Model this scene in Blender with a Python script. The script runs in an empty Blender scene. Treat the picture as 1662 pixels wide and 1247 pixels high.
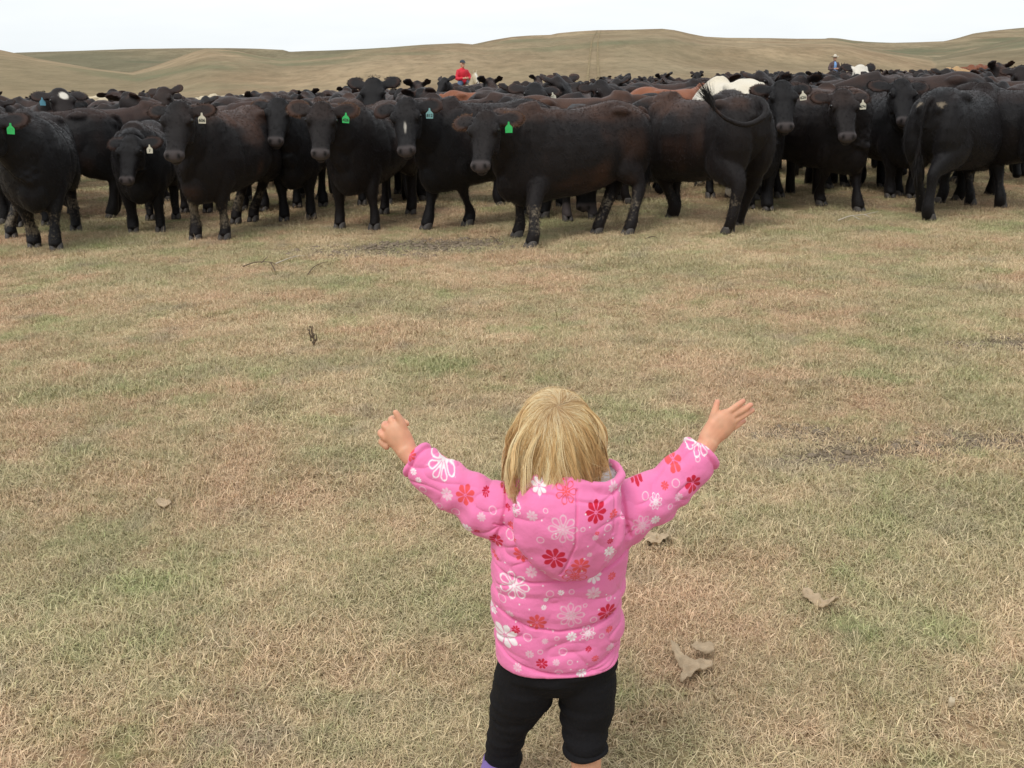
import bpy, math, random
import numpy as np
from mathutils import Vector, Matrix, Euler
random.seed(7)
rng = np.random.default_rng(7)
SC = bpy.context.scene
COL = SC.collection
rad = math.radians

# ------------------------------------------------------------------ camera
CAM_H = 1.52
cam = bpy.data.cameras.new('camera')
cam.sensor_width = 36.0
cam.lens = 33.14
cam.clip_start = 0.05
cam.clip_end = 4000
camo = bpy.data.objects.new('camera', cam)
COL.objects.link(camo)
ROT = Matrix.Rotation(rad(90 - 18.0), 4, 'X') @ Matrix.Rotation(rad(-1.5), 4, 'Z')
camo.matrix_world = Matrix.Translation((0, 0, CAM_H)) @ ROT
SC.camera = camo

# ------------------------------------------------------------------ sky, sun, exposure
SUN_EL, SUN_AZ = 58.0, 215.0          # azimuth measured from +Y clockwise
W = bpy.data.worlds.new('World')
SC.world = W
W.use_nodes = True
wn = W.node_tree
wn.nodes.clear()
w_out = wn.nodes.new('ShaderNodeOutputWorld')
w_bg = wn.nodes.new('ShaderNodeBackground')
w_sky = wn.nodes.new('ShaderNodeTexSky')
w_sky.sky_type = 'NISHITA'
w_sky.sun_disc = False
w_sky.sun_elevation = rad(SUN_EL)
w_sky.sun_rotation = rad(SUN_AZ)
w_sky.air_density = 1.0
w_sky.dust_density = 2.0
w_tc = wn.nodes.new('ShaderNodeTexCoord')
w_map = wn.nodes.new('ShaderNodeMapping')
w_map.inputs['Scale'].default_value = (1.0, 1.0, 5.5)
w_noise = wn.nodes.new('ShaderNodeTexNoise')
w_noise.inputs['Scale'].default_value = 1.7
w_noise.inputs['Detail'].default_value = 5.0
w_ramp = wn.nodes.new('ShaderNodeValToRGB')
w_ramp.color_ramp.elements[0].position = 0.34
w_ramp.color_ramp.elements[0].color = (7.2, 7.75, 8.05, 1)
w_ramp.color_ramp.elements[1].position = 0.66
w_ramp.color_ramp.elements[1].color = (9.1, 9.3, 9.4, 1)
w_mix = wn.nodes.new('ShaderNodeMix')
w_mix.data_type = 'RGBA'
w_mix.inputs[0].default_value = 0.93
wn.links.new(w_tc.outputs['Generated'], w_map.inputs[0])
wn.links.new(w_map.outputs[0], w_noise.inputs['Vector'])
wn.links.new(w_noise.outputs[0], w_ramp.inputs[0])
wn.links.new(w_sky.outputs[0], w_mix.inputs[6])
wn.links.new(w_ramp.outputs[0], w_mix.inputs[7])
wn.links.new(w_mix.outputs[2], w_bg.inputs['Color'])
w_bg.inputs['Strength'].default_value = 0.094
wn.links.new(w_bg.outputs[0], w_out.inputs[0])

sun = bpy.data.lights.new('sun', 'SUN')
sun.energy = 1.3
sun.angle = rad(25)
sun.color = (1.0, 0.96, 0.9)
suno = bpy.data.objects.new('sun', sun)
COL.objects.link(suno)
sd = Vector((math.sin(rad(SUN_AZ)) * math.cos(rad(SUN_EL)), math.cos(rad(SUN_AZ)) * math.cos(rad(SUN_EL)), math.sin(rad(SUN_EL))))
suno.location = sd * 60
suno.rotation_euler = sd.to_track_quat('Z', 'Y').to_euler()

SC.view_settings.view_transform = 'Standard'
SC.view_settings.look = 'None'
SC.view_settings.exposure = 0.34
SC.view_settings.gamma = 1.0
SC.view_settings.use_curve_mapping = False
SC.cycles.max_bounces = 6
SC.cycles.diffuse_bounces = 3
SC.cycles.glossy_bounces = 2
SC.cycles.transparent_max_bounces = 4

# ------------------------------------------------------------------ photo measuring helpers
F_PX = 1530.0
R3 = ROT.to_3x3()


def ray(px, py):
    return R3 @ Vector(((px - 831) / F_PX, -(py - 623.5) / F_PX, -1.0))


def G(px, py, z=0.0):
    d = ray(px, py)
    t = (z - CAM_H) / d.z
    return Vector((d.x * t, d.y * t, z))


def P(px, py, Y):
    d = ray(px, py)
    t = Y / d.y
    return Vector((d.x * t, Y, CAM_H + d.z * t))


# ------------------------------------------------------------------ numpy noise
def _hash(ix, iy, iz, seed):
    h = (ix * 374761393 + iy * 668265263 + iz * 2147483647 + seed * 1274126177) & 0xFFFFFFFF
    h = ((h ^ (h >> 13)) * 1274126177) & 0xFFFFFFFF
    h = h ^ (h >> 16)
    return (h & 0xFFFF) / 65535.0


def vnoise(p, s=1.0, seed=0):
    p = np.asarray(p, dtype=np.float64) * s
    i = np.floor(p).astype(np.int64)
    f = p - i
    f = f * f * (3 - 2 * f)
    r = 0
    for dx in (0, 1):
        wx = f[:, 0] if dx else 1 - f[:, 0]
        for dy in (0, 1):
            wy = f[:, 1] if dy else 1 - f[:, 1]
            for dz in (0, 1):
                wz = f[:, 2] if dz else 1 - f[:, 2]
                r = r + wx * wy * wz * _hash(i[:, 0] + dx, i[:, 1] + dy, i[:, 2] + dz, seed)
    return r * 2 - 1


def sstep(a, b, x):
    t = np.clip((x - a) / (b - a), 0, 1)
    return t * t * (3 - 2 * t)


# ------------------------------------------------------------------ mesh helpers
class Sh:
    """collects closed shells"""
    def __init__(self):
        self.v, self.f, self.n = [], [], 0

    def add(self, v, f):
        self.v.append(np.asarray(v, dtype=np.float64))
        self.f += [tuple(i + self.n for i in q) for q in f]
        self.n += len(v)

    def verts(self):
        return np.concatenate(self.v)

    def mesh(self, name):
        return mk_mesh(name, self.verts(), self.f)


def mk_mesh(name, v, f, smooth=True):
    m = bpy.data.meshes.new(name)
    m.from_pydata([tuple(x) for x in np.asarray(v)], [], f)
    if smooth:
        m.polygons.foreach_set('use_smooth', [True] * len(m.polygons))
    m.update()
    return m


def nrm(a):
    a = np.asarray(a, dtype=np.float64)
    return a / (np.linalg.norm(a) + 1e-12)


def catmull(a, k):
    """resample rows of a with k steps between keys"""
    a = np.asarray(a, dtype=np.float64)
    if k <= 1 or len(a) < 3:
        return a
    e = np.vstack([2 * a[0] - a[1], a, 2 * a[-1] - a[-2]])
    out = []
    for i in range(1, len(e) - 2):
        p0, p1, p2, p3 = e[i - 1], e[i], e[i + 1], e[i + 2]
        for j in range(k):
            t = j / k
            out.append(0.5 * (2 * p1 + (p2 - p0) * t + (2 * p0 - 5 * p1 + 4 * p2 - p3) * t * t + (3 * p1 - p0 - 3 * p2 + p3) * t ** 3))
    out.append(a[-1])
    return np.array(out)


def tube(pts, rads, up=(0, 0, 1), ns=14, k=4, cap=0.6):
    """closed tube along pts; rads rows (side, up) or numbers"""
    pts = np.array([tuple(p) for p in pts], dtype=np.float64)
    rr = np.array([(r, r) if np.isscalar(r) else tuple(r) for r in rads], dtype=np.float64)
    q = catmull(np.hstack([pts, rr]), k)
    p, r = q[:, :3], np.maximum(q[:, 3:], 0.0008)
    n = len(p)
    tg = np.gradient(p, axis=0)
    v, f = [], []
    th = np.linspace(0, 2 * np.pi, ns, endpoint=False)
    frames = []
    for i in range(n):
        t = nrm(tg[i])
        s = nrm(np.cross(t, up))
        u = np.cross(s, t)
        frames.append((t, s, u))
    rings = []
    def ring(c, s, u, a, b):
        rings.append(len(v))
        for x in th:
            v.append(c + s * a * np.cos(x) + u * b * np.sin(x))
    t, s, u = frames[0]
    e = cap * min(r[0])
    v.append(p[0] - t * e)
    ring(p[0] - t * e * 0.75, s, u, r[0, 0] * 0.62, r[0, 1] * 0.62)
    for i in range(n):
        ring(p[i], frames[i][1], frames[i][2], r[i, 0], r[i, 1])
    t, s, u = frames[-1]
    e = cap * min(r[-1])
    ring(p[-1] + t * e * 0.75, s, u, r[-1, 0] * 0.62, r[-1, 1] * 0.62)
    v.append(p[-1] + t * e)
    last = len(v) - 1
    for j in range(ns):
        f.append((0, rings[0] + (j + 1) % ns, rings[0] + j))
        f.append((last, rings[-1] + j, rings[-1] + (j + 1) % ns))
    for a, b in zip(rings[:-1], rings[1:]):
        for j in range(ns):
            j2 = (j + 1) % ns
            f.append((a + j, a + j2, b + j2, b + j))
    return np.array(v), f


def ellipsoid(c, r, M=None, nu=14, nv=9):
    v, f = [], []
    v.append((0, 0, 1))
    for i in range(1, nv):
        a = np.pi * i / nv
        for j in range(nu):
            b = 2 * np.pi * j / nu
            v.append((np.sin(a) * np.cos(b), np.sin(a) * np.sin(b), np.cos(a)))
    v.append((0, 0, -1))
    L = len(v) - 1
    for j in range(nu):
        f.append((0, 1 + j, 1 + (j + 1) % nu))
        f.append((L, 1 + (nv - 2) * nu + (j + 1) % nu, 1 + (nv - 2) * nu + j))
    for i in range(nv - 2):
        for j in range(nu):
            j2 = (j + 1) % nu
            f.append((1 + i * nu + j, 1 + (i + 1) * nu + j, 1 + (i + 1) * nu + j2, 1 + i * nu + j2))
    v = np.array(v) * np.array(r)
    if M is not None:
        v = v @ np.asarray(M).T
    return v + np.array(tuple(c)), f


def rings_shell(rings):
    """closed shell from equal-length rings, fan caps"""
    v = np.concatenate(rings)
    n = len(rings[0])
    f = []
    for i in range(len(rings) - 1):
        for j in range(n):
            j2 = (j + 1) % n
            f.append((i * n + j, i * n + j2, (i + 1) * n + j2, (i + 1) * n + j))
    c0, c1 = len(v), len(v) + 1
    v = np.vstack([v, rings[0].mean(0), rings[-1].mean(0)])
    b = (len(rings) - 1) * n
    for j in range(n):
        j2 = (j + 1) % n
        f.append((c0, j2, j))
        f.append((c1, b + j, b + j2))
    return v, f


def remesh(sh, name, voxel, smooth_it=4, smooth_f=0.5, subsurf=0):
    m = sh.mesh(name + '_raw')
    o = bpy.data.objects.new(name + '_raw', m)
    COL.objects.link(o)
    md = o.modifiers.new('r', 'REMESH')
    md.mode = 'VOXEL'
    md.voxel_size = voxel
    md.use_smooth_shade = True
    if smooth_it:
        s = o.modifiers.new('s', 'SMOOTH')
        s.factor = smooth_f
        s.iterations = smooth_it
    if subsurf:
        s = o.modifiers.new('ss', 'SUBSURF')
        s.levels = subsurf
        s.render_levels = subsurf
    dg = bpy.context.evaluated_depsgraph_get()
    r = bpy.data.meshes.new_from_object(o.evaluated_get(dg))
    r.name = name
    bpy.data.objects.remove(o)
    bpy.data.meshes.remove(m)
    r.polygons.foreach_set('use_smooth', [True] * len(r.polygons))
    return r


def get_co(m):
    a = np.empty(len(m.vertices) * 3)
    m.vertices.foreach_get('co', a)
    return a.reshape(-1, 3)


def set_co(m, a):
    m.vertices.foreach_set('co', np.ascontiguousarray(a, dtype=np.float32).ravel())
    m.update()


def get_no(m):
    a = np.empty(len(m.vertices) * 3, dtype=np.float32)
    m.vertex_normals.foreach_get('vector', a)
    return a.reshape(-1, 3).astype(np.float64)


def set_col(m, name, rgba):
    at = m.attributes.new(name, 'FLOAT_COLOR', 'POINT')
    at.data.foreach_set('color', np.ascontiguousarray(rgba, dtype=np.float32).ravel())


def set_f(m, name, val):
    at = m.attributes.new(name, 'FLOAT', 'POINT')
    at.data.foreach_set('value', np.ascontiguousarray(val, dtype=np.float32).ravel())


def link(name, mesh, mat=None, parent=None, loc=(0, 0, 0), rz=0.0):
    o = bpy.data.objects.new(name, mesh)
    COL.objects.link(o)
    if mat is not None and mesh is not None:
        if not mesh.materials:
            mesh.materials.append(mat)
    o.location = loc
    o.rotation_euler = (0, 0, rz)
    if parent is not None:
        o.parent = parent
    return o


def tag(o, label, cat, group=None):
    o['label'] = label
    o['category'] = cat
    if group:
        o['group'] = group
    return o


# ------------------------------------------------------------------ material helpers
def new_mat(name):
    m = bpy.data.materials.new(name)
    m.use_nodes = True
    nt = m.node_tree
    return m, nt, nt.nodes['Principled BSDF']


def nd(nt, kind, **kw):
    n = nt.nodes.new(kind)
    for k, v in kw.items():
        setattr(n, k, v)
    return n


def noise(nt, vec, scale, detail=4.0, rough=0.55):
    n = nd(nt, 'ShaderNodeTexNoise')
    n.inputs['Scale'].default_value = scale
    n.inputs['Detail'].default_value = detail
    n.inputs['Roughness'].default_value = rough
    if vec is not None:
        nt.links.new(vec, n.inputs['Vector'])
    return n.outputs[0]


def ramp(nt, fac, stops):
    r = nd(nt, 'ShaderNodeValToRGB')
    e = r.color_ramp.elements
    while len(e) < len(stops):
        e.new(0.5)
    for i, (p, c) in enumerate(stops):
        e[i].position = p
        e[i].color = (c[0], c[1], c[2], 1) if not np.isscalar(c) else (c, c, c, 1)
    nt.links.new(fac, r.inputs[0])
    return r.outputs[0]


def mixc(nt, fac, a, b, blend='MIX'):
    m = nd(nt, 'ShaderNodeMix', data_type='RGBA', blend_type=blend)
    for sock, val in ((m.inputs[0], fac), (m.inputs[6], a), (m.inputs[7], b)):
        if isinstance(val, bpy.types.NodeSocket):
            nt.links.new(val, sock)
        elif np.isscalar(val):
            sock.default_value = val
        else:
            sock.default_value = (val[0], val[1], val[2], 1)
    return m.outputs[2]


def math_n(nt, op, a, b=None, clamp=False):
    m = nd(nt, 'ShaderNodeMath', operation=op, use_clamp=clamp)
    for i, val in enumerate((a, b)):
        if val is None:
            continue
        if isinstance(val, bpy.types.NodeSocket):
            nt.links.new(val, m.inputs[i])
        else:
            m.inputs[i].default_value = val
    return m.outputs[0]


def bump(nt, bsdf, h, strength=0.3, dist=0.01):
    b = nd(nt, 'ShaderNodeBump')
    b.inputs['Strength'].default_value = strength
    b.inputs['Distance'].default_value = dist
    nt.links.new(h, b.inputs['Height'])
    nt.links.new(b.outputs[0], bsdf.inputs['Normal'])


def plain(name, col, rough=0.7, spec=0.3, var=0.15, scale=30.0, bstr=0.0):
    m, nt, b = new_mat(name)
    tc = nd(nt, 'ShaderNodeTexCoord')
    n = noise(nt, tc.outputs['Object'], scale)
    c = mixc(nt, n, [x * (1 - var) for x in col], [min(1, x * (1 + var)) for x in col])
    nt.links.new(c, b.inputs['Base Color'])
    b.inputs['Roughness'].default_value = rough
    b.inputs['Specular IOR Level'].default_value = spec
    if bstr:
        bump(nt, b, n, bstr, 0.003)
    return m

# ================================================================== terrain
def prof(pts):
    az, el = [], []
    for px, py in pts:
        d = ray(px, py)
        az.append(math.atan2(d.x, d.y))
        el.append(d.z / math.hypot(d.x, d.y))
    return np.array(az), np.array(el)


RIDGES = [
    # crest distance, foot distance, skyline pixels
    (250.0, 85.0, prof([(-500, 40), (-200, 62), (0, 77), (22, 82), (60, 92), (105, 101), (150, 111), (190, 118), (240, 127), (300, 140), (400, 160)])),
    (300.0, 90.0, prof([(130, 150), (185, 121), (215, 116), (250, 106), (290, 91), (318, 80), (335, 76), (352, 77), (385, 81), (420, 90), (455, 97),
                        (480, 95), (520, 91), (560, 86), (590, 80), (620, 78), (690, 77), (745, 78), (790, 84), (850, 94), (950, 104), (1050, 125), (1200, 150)])),
    (520.0, 200.0, prof([(-400, 90), (0, 84), (26, 82), (150, 80.5), (225, 79), (300, 79), (370, 80), (460, 82), (470, 85), (500, 83), (560, 80.5), (640, 77), (720, 76.5), (760, 76), (900, 80), (1100, 100)])),
    (400.0, 95.0, prof([(560, 130), (700, 90), (750, 77), (775, 73), (800, 68), (830, 63), (860, 60.5), (893, 59), (905, 56), (935, 52), (970, 48.5), (1010, 46.5), (1050, 45),
                        (1075, 44.5), (1095, 47), (1120, 53), (1145, 58), (1180, 60), (1250, 61), (1330, 63), (1352, 63), (1380, 67), (1420, 76), (1500, 90), (1600, 110)])),
    (640.0, 200.0, prof([(1000, 90), (1200, 66), (1300, 62.5), (1338, 62), (1346, 60.5), (1362, 61), (1385, 64), (1420, 66), (1450, 67.5), (1490, 67.5), (1532, 66.5), (1556, 62),
                         (1580, 56), (1610, 53), (1662, 49), (1800, 42), (2100, 40)])),
    (330.0, 110.0, prof([(1380, 125), (1500, 100), (1545, 91), (1580, 84), (1620, 74), (1662, 66), (1750, 52), (2000, 40)])),
]


def zg(x, y, want_ridge=False):
    x = np.atleast_1d(np.asarray(x, dtype=np.float64))
    y = np.atleast_1d(np.asarray(y, dtype=np.float64))
    r = np.hypot(x, y)
    az = np.arctan2(x, y)
    p = np.stack([x, y, np.zeros_like(x)], 1)
    z = np.zeros_like(x)
    rid = np.full(len(x), -1.0)
    for i, (R, r0, (pa, pe)) in enumerate(RIDGES):
        e = np.interp(az, pa, pe)
        E = np.maximum(R * e + CAM_H, 0)
        t = np.clip((r - r0) / (R - r0), 0, 1) ** 1.22
        t = np.where(r > R, 1 - 0.75 * sstep(R, R * 1.9, r), t)
        rid = np.where((E * t > z) & (E * t > .4), i, rid)
        z = np.maximum(z, E * t)
    hm = sstep(85, 190, r)
    z = z + hm * (vnoise(p, 1 / 60.0, 3) * 1.7 + vnoise(p, 1 / 24.0, 4) * 0.22)
    if want_ridge:
        return rid
    near = 1 - sstep(20, 60, r)
    z = z + near * (vnoise(p, 0.9, 11) * 0.010 + vnoise(p, 3.1, 12) * 0.006) - 0.004
    return z


def build_ground():
    az = np.concatenate([np.arange(-180, -42, 4.0), np.arange(-42, 42, 0.17), np.arange(42, 179.9, 4.0)])
    az = np.radians(az)
    r = np.concatenate([np.geomspace(0.25, 14, 95), np.geomspace(14.6, 85, 30), np.linspace(90, 660, 96), np.geomspace(690, 2200, 10)])
    A, Rr = np.meshgrid(az, r)
    x, y = Rr * np.sin(A), Rr * np.cos(A)
    z = zg(x.ravel(), y.ravel())
    v = np.stack([x.ravel(), y.ravel(), z], 1)
    na, nr = len(az), len(r)
    f = []
    for i in range(nr - 1):
        b = i * na
        for j in range(na):
            j2 = (j + 1) % na
            f.append((b + j, b + j2, b + na + j2, b + na + j))
    c = len(v)
    v = np.vstack([v, [0, 0, 0]])
    for j in range(na):
        f.append((c, (j + 1) % na, j))
    f = [q[::-1] for q in f]
    m = mk_mesh('ground', v, f)
    rid = zg(v[:, 0], v[:, 1], True).astype(int)
    # how cured the grass stands on each hill: 0 pale tan ... 1 olive
    cure = np.array([.10, .25, .85, .30, .60, .75, .45])[rid]
    # slopes near the foot stay greener
    set_f(m, 'cure', np.clip(cure + .15 * vnoise(v, 1 / 30.0, 8), 0, 1))
    return m


BARE = [(G(650, 405), 1.05, 0.42), (G(720, 395), 0.7, 0.3), (G(1395, 735), 0.36, 0.16), (G(1610, 720), 0.40, 0.17), (G(1640, 560), 0.4, 0.2), (G(1290, 700), 0.25, 0.12)]


def field_colour(nt, pos):
    """patchwork of straw, olive, rust and grey thatch, by world position"""
    n1 = noise(nt, pos, 0.75, 8, 0.70)
    n2 = noise(nt, pos, 1.35, 8, 0.7)
    n3 = noise(nt, pos, 7.0, 4, 0.65)
    straw = mixc(nt, n3, (0.50, 0.365, 0.235), (0.67, 0.53, 0.335))
    c = mixc(nt, ramp(nt, n1, [(0.385, 0.0), (0.565, 0.9)]), straw, (0.325, 0.305, 0.165))
    off = nd(nt, 'ShaderNodeMapping')
    off.inputs['Location'].default_value = (37.1, 11.3, 5.0)
    nt.links.new(pos, off.inputs[0])
    n4 = noise(nt, off.outputs[0], 0.95, 8, 0.68)
    n5 = noise(nt, off.outputs[0], 2.6, 4, 0.6)
    c = mixc(nt, ramp(nt, n4, [(0.46, 0.0), (0.62, 0.72)]), c, (0.56, 0.350, 0.235))
    c = mixc(nt, ramp(nt, n5, [(0.55, 0.0), (0.72, 0.75)]), c, (0.31, 0.26, 0.19))
    c = mixc(nt, ramp(nt, n2, [(0.52, 0.0), (0.66, 0.75)]), c, (0.26, 0.32, 0.13))
    return c


def ground_material():
    m, nt, b = new_mat('dry_pasture')
    geo = nd(nt, 'ShaderNodeNewGeometry')
    pos = geo.outputs['Position']
    fc = field_colour(nt, pos)
    near = mixc(nt, 1.0, fc, (0.86, 0.80, 0.75), 'MULTIPLY')
    fine = noise(nt, pos, 42.0, 6, 0.7)
    near = mixc(nt, ramp(nt, fine, [(0.36, 0.62), (0.58, 0.0)]), near, (0.085, 0.062, 0.042))
    sp = nd(nt, 'ShaderNodeSeparateXYZ')
    nt.links.new(pos, sp.inputs[0])
    wn_ = math_n(nt, 'MULTIPLY', math_n(nt, 'SUBTRACT', noise(nt, pos, 3.2, 5, 0.65), 0.5), 1.8)
    dirt = None
    for c_, ra, rb in BARE:
        dx = math_n(nt, 'DIVIDE', math_n(nt, 'SUBTRACT', sp.outputs[0], c_.x), ra * 1.15)
        dy = math_n(nt, 'DIVIDE', math_n(nt, 'SUBTRACT', sp.outputs[1], c_.y), rb * 1.15)
        q = math_n(nt, 'ADD', math_n(nt, 'ADD', math_n(nt, 'MULTIPLY', dx, dx), math_n(nt, 'MULTIPLY', dy, dy)), wn_)
        q = math_n(nt, 'SUBTRACT', 1.25, q, clamp=True)
        dirt = q if dirt is None else math_n(nt, 'MAXIMUM', dirt, q)
    near = mixc(nt, math_n(nt, 'MULTIPLY', dirt, 0.85), near, mixc(nt, fine, (0.100, 0.078, 0.056), (0.235, 0.190, 0.140)))
    # hills: cured grass, greener in the swales
    run = nd(nt, 'ShaderNodeMapping')
    run.inputs['Scale'].default_value = (1.0, 0.32, 1.0)
    nt.links.new(pos, run.inputs[0])
    h1 = noise(nt, run.outputs[0], 0.016, 5, 0.6)
    h2 = noise(nt, run.outputs[0], 0.06, 7, 0.68)
    h3 = noise(nt, run.outputs[0], 0.45, 5, 0.7)
    hill = mixc(nt, ramp(nt, h2, [(0.40, 0.0), (0.60, 1.0)]), (0.236, 0.172, 0.104), (0.366, 0.284, 0.180))
    hill = mixc(nt, ramp(nt, h1, [(0.42, 0.0), (0.62, 0.75)]), hill, (0.180, 0.156, 0.095))
    off = nd(nt, 'ShaderNodeMapping')
    off.inputs['Location'].default_value = (310.0, 90.0, 15.0)
    nt.links.new(pos, off.inputs[0])
    h4 = noise(nt, off.outputs[0], 0.021, 4, 0.55)
    hill = mixc(nt, ramp(nt, h4, [(0.54, 0.0), (0.66, 0.7)]), hill, (0.130, 0.145, 0.082))
    hill = mixc(nt, ramp(nt, h3, [(0.32, 0.50), (0.56, 0.0)]), hill, (0.115, 0.095, 0.055))
    h5 = noise(nt, pos, 1.5, 4, 0.7)
    hill = mixc(nt, ramp(nt, h5, [(0.55, 0.0), (0.80, 0.4)]), hill, (0.42, 0.34, 0.21))
    cu = nd(nt, 'ShaderNodeAttribute', attribute_name='cure')
    hill = mixc(nt, 1.0, hill, ramp(nt, cu.outputs['Fac'], [(0.0, (1.16, 1.08, 1.02)), (0.45, (0.98, 0.97, 0.95)), (1.0, (0.70, 0.76, 0.74))]), 'MULTIPLY')
    ln = nd(nt, 'ShaderNodeVectorMath', operation='LENGTH')
    nt.links.new(pos, ln.inputs[0])
    mr = nd(nt, 'ShaderNodeMapRange', interpolation_type='SMOOTHSTEP')
    mr.inputs[1].default_value = 22
    mr.inputs[2].default_value = 60
    nt.links.new(ln.outputs['Value'], mr.inputs[0])
    c = mixc(nt, mr.outputs[0], near, hill)
    nt.links.new(c, b.inputs['Base Color'])
    b.inputs['Roughness'].default_value = 0.95
    b.inputs['Specular IOR Level'].default_value = 0.1
    bh = math_n(nt, 'ADD', fine, math_n(nt, 'MULTIPLY', noise(nt, pos, 150.0, 3, 0.7), 0.5))
    bump(nt, b, bh, 0.9, 0.012)
    return m


ground_mesh = build_ground()
ground = link('ground', ground_mesh, ground_material())
ground['kind'] = 'structure'


# two faint wheel tracks climbing the far hill
def build_track():
    v, f = [], []
    pxs = [(962, 131), (963, 118), (964, 104), (966, 90), (968, 76), (970, 62), (972, 50)]
    for s in (-0.75, 0.75):
        base = len(v)
        az = [math.atan2(ray(*q).x, ray(*q).y) for q in pxs]
        rs = np.linspace(110, 396, 60)
        aa = np.interp(rs, np.linspace(110, 396, len(az)), az)
        for a, r in zip(aa, rs):
            cx, cy = r * math.sin(a), r * math.cos(a)
            for w in (-0.16, 0.16):
                x = cx + (s + w)
                v.append((x, cy, float(zg(x, cy)[0]) + 0.10))
        for i in range(59):
            f.append((base + 2 * i, base + 2 * i + 1, base + 2 * i + 3, base + 2 * i + 2))
    return mk_mesh('wheel_track', v, f)


track = link('wheel_track', build_track(), plain('worn_track', (0.235, 0.180, 0.100), 0.95, 0.1, 0.45, 0.4))
track['kind'] = 'structure'

# ================================================================== grass
def grass_material():
    m, nt, b = new_mat('grass_blades')
    geo = nd(nt, 'ShaderNodeNewGeometry')
    fc = field_colour(nt, geo.outputs['Position'])
    at = nd(nt, 'ShaderNodeAttribute', attribute_name='bc')
    sep = nd(nt, 'ShaderNodeSeparateColor')
    nt.links.new(at.outputs['Color'], sep.inputs[0])
    # per blade: pale straw ... brown ... green
    own = ramp(nt, sep.outputs[0], [(0.0, (0.15, 0.105, 0.065)), (0.20, (0.32, 0.225, 0.13)), (0.5, (0.56, 0.42, 0.27)), (0.74, (0.67, 0.55, 0.39)), (0.82, (0.21, 0.235, 0.085)), (1.0, (0.155, 0.215, 0.07))])
    c = mixc(nt, 0.70, own, fc)
    c = mixc(nt, 1.0, c, ramp(nt, sep.outputs[1], [(0, 0.80), (1, 1.66)]), 'MULTIPLY')
    nt.links.new(c, b.inputs['Base Color'])
    b.inputs['Roughness'].default_value = 0.75
    b.inputs['Specular IOR Level'].default_value = 0.2
    return m


GRASS = grass_material()


def tuft_mesh(name, nb, radius, lmin, lmax, wid, lie, seed):
    r = np.random.default_rng(seed)
    v, f, c = [], [], []
    for _ in range(nb):
        a = r.uniform(0, 2 * np.pi)
        d = radius * math.sqrt(r.uniform())
        b0 = np.array([d * math.cos(a), d * math.sin(a), -0.004])
        L = r.uniform(lmin, lmax)
        w = wid * r.uniform(0.6, 1.3)
        ha = r.uniform(0, 2 * np.pi)
        tilt = np.clip(r.normal(lie, 0.45), 0.1, 1.62)
        bend = r.uniform(0.1, 0.9)
        kink = r.normal(0, 0.5)
        p = b0.copy()
        side = np.array([-math.sin(ha), math.cos(ha), 0])
        col = (r.uniform(), r.uniform(), 0, 1)
        base = len(v)
        for i in range(4):
            ww = w * (1, 0.95, 0.7, 0.06)[i] * 0.5
            v += [p - side * ww, p + side * ww]
            c += [col, col]
            tl = min(tilt + bend * i * 0.4, 1.9)
            h2 = ha + kink * i * 0.4
            p = p + L / 3 * np.array([math.sin(tl) * math.cos(h2), math.sin(tl) * math.sin(h2), math.cos(tl)])
            if p[2] < 0.002:
                p[2] = 0.002 + r.uniform(0, 0.004)
        for i in range(3):
            k = base + 2 * i
            f.append((k, k + 1, k + 3, k + 2))
    m = mk_mesh(name, v, f, smooth=False)
    set_col(m, 'bc', c)
    m.materials.append(GRASS)
    return m


tcol = bpy.data.collections.new('grass_tufts')
KINDS = []
for i in range(7):
    KINDS.append(tuft_mesh('tuft', 85, 0.10, 0.013, 0.044, 0.0019, 1.22, 40 + i))     # lying thatch
for i in range(3):
    KINDS.append(tuft_mesh('tuft', 45, 0.050, 0.02, 0.055, 0.0020, 0.75, 60 + i))     # upright tufts
for i in range(2):
    KINDS.append(tuft_mesh('tuft', 26, 0.13, 0.04, 0.095, 0.0015, 1.05, 80 + i))       # long stray stems
for i, m in enumerate(KINDS):
    tcol.objects.link(bpy.data.objects.new('tuft_%02d' % i, m))



def scatter():
    pts, rot, scl, idx = [], [], [], []
    r = np.random.default_rng(5)
    def zone(y0, y1, n, s0, s1, probs):
        k = 0
        while k < n:
            m = n * 2
            y = np.sqrt(r.uniform(y0 ** 2, y1 ** 2, m))
            x = r.uniform(-1, 1, m) * (y * 0.60 + 0.45)
            keep = np.ones(m, bool)
            for c, a, b in BARE:
                q = ((x - c.x) / a) ** 2 + ((y - c.y) / b) ** 2
                keep &= ~((q < 1) & (r.uniform(size=m) < 0.90 * (1 - q ** 2 * 0.8)))
            # uneven sward
            dn = vnoise(np.stack([x, y, np.zeros(m)], 1), 3.3, 21) + 0.6 * vnoise(np.stack([x, y, np.zeros(m)], 1), 9.0, 22)
            keep &= r.uniform(size=m) < np.clip(0.74 + 0.62 * dn, 0.10, 1)
            x, y = x[keep][: n - k], y[keep][: n - k]
            if not len(x):
                continue
            z = zg(x, y)
            pts.append(np.stack([x, y, z], 1))
            q = len(x)
            rot.append(np.stack([r.normal(0, 0.10, q), r.normal(0, 0.10, q), r.uniform(0, 6.283, q)], 1))
            dn2 = vnoise(np.stack([x, y, np.zeros(q)], 1), 1.7, 23)
            scl.append(r.uniform(s0, s1, q) * (1 + 0.22 * dn2))
            idx.append(r.choice(len(KINDS), q, p=probs))
            k += q
    pr = np.array([0.118] * 7 + [0.045] * 3 + [0.018] * 2)
    pr /= pr.sum()
    zone(0.6, 3.2, 9500, 0.75, 1.2, pr)
    zone(3.2, 6.0, 17000, 0.85, 1.25, pr)
    zone(6.0, 10.5, 27000, 0.85, 1.25, pr)
    zone(10.5, 30.0, 26000, 1.1, 1.9, pr)
    return np.concatenate(pts), np.concatenate(rot), np.concatenate(scl), np.concatenate(idx)


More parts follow.
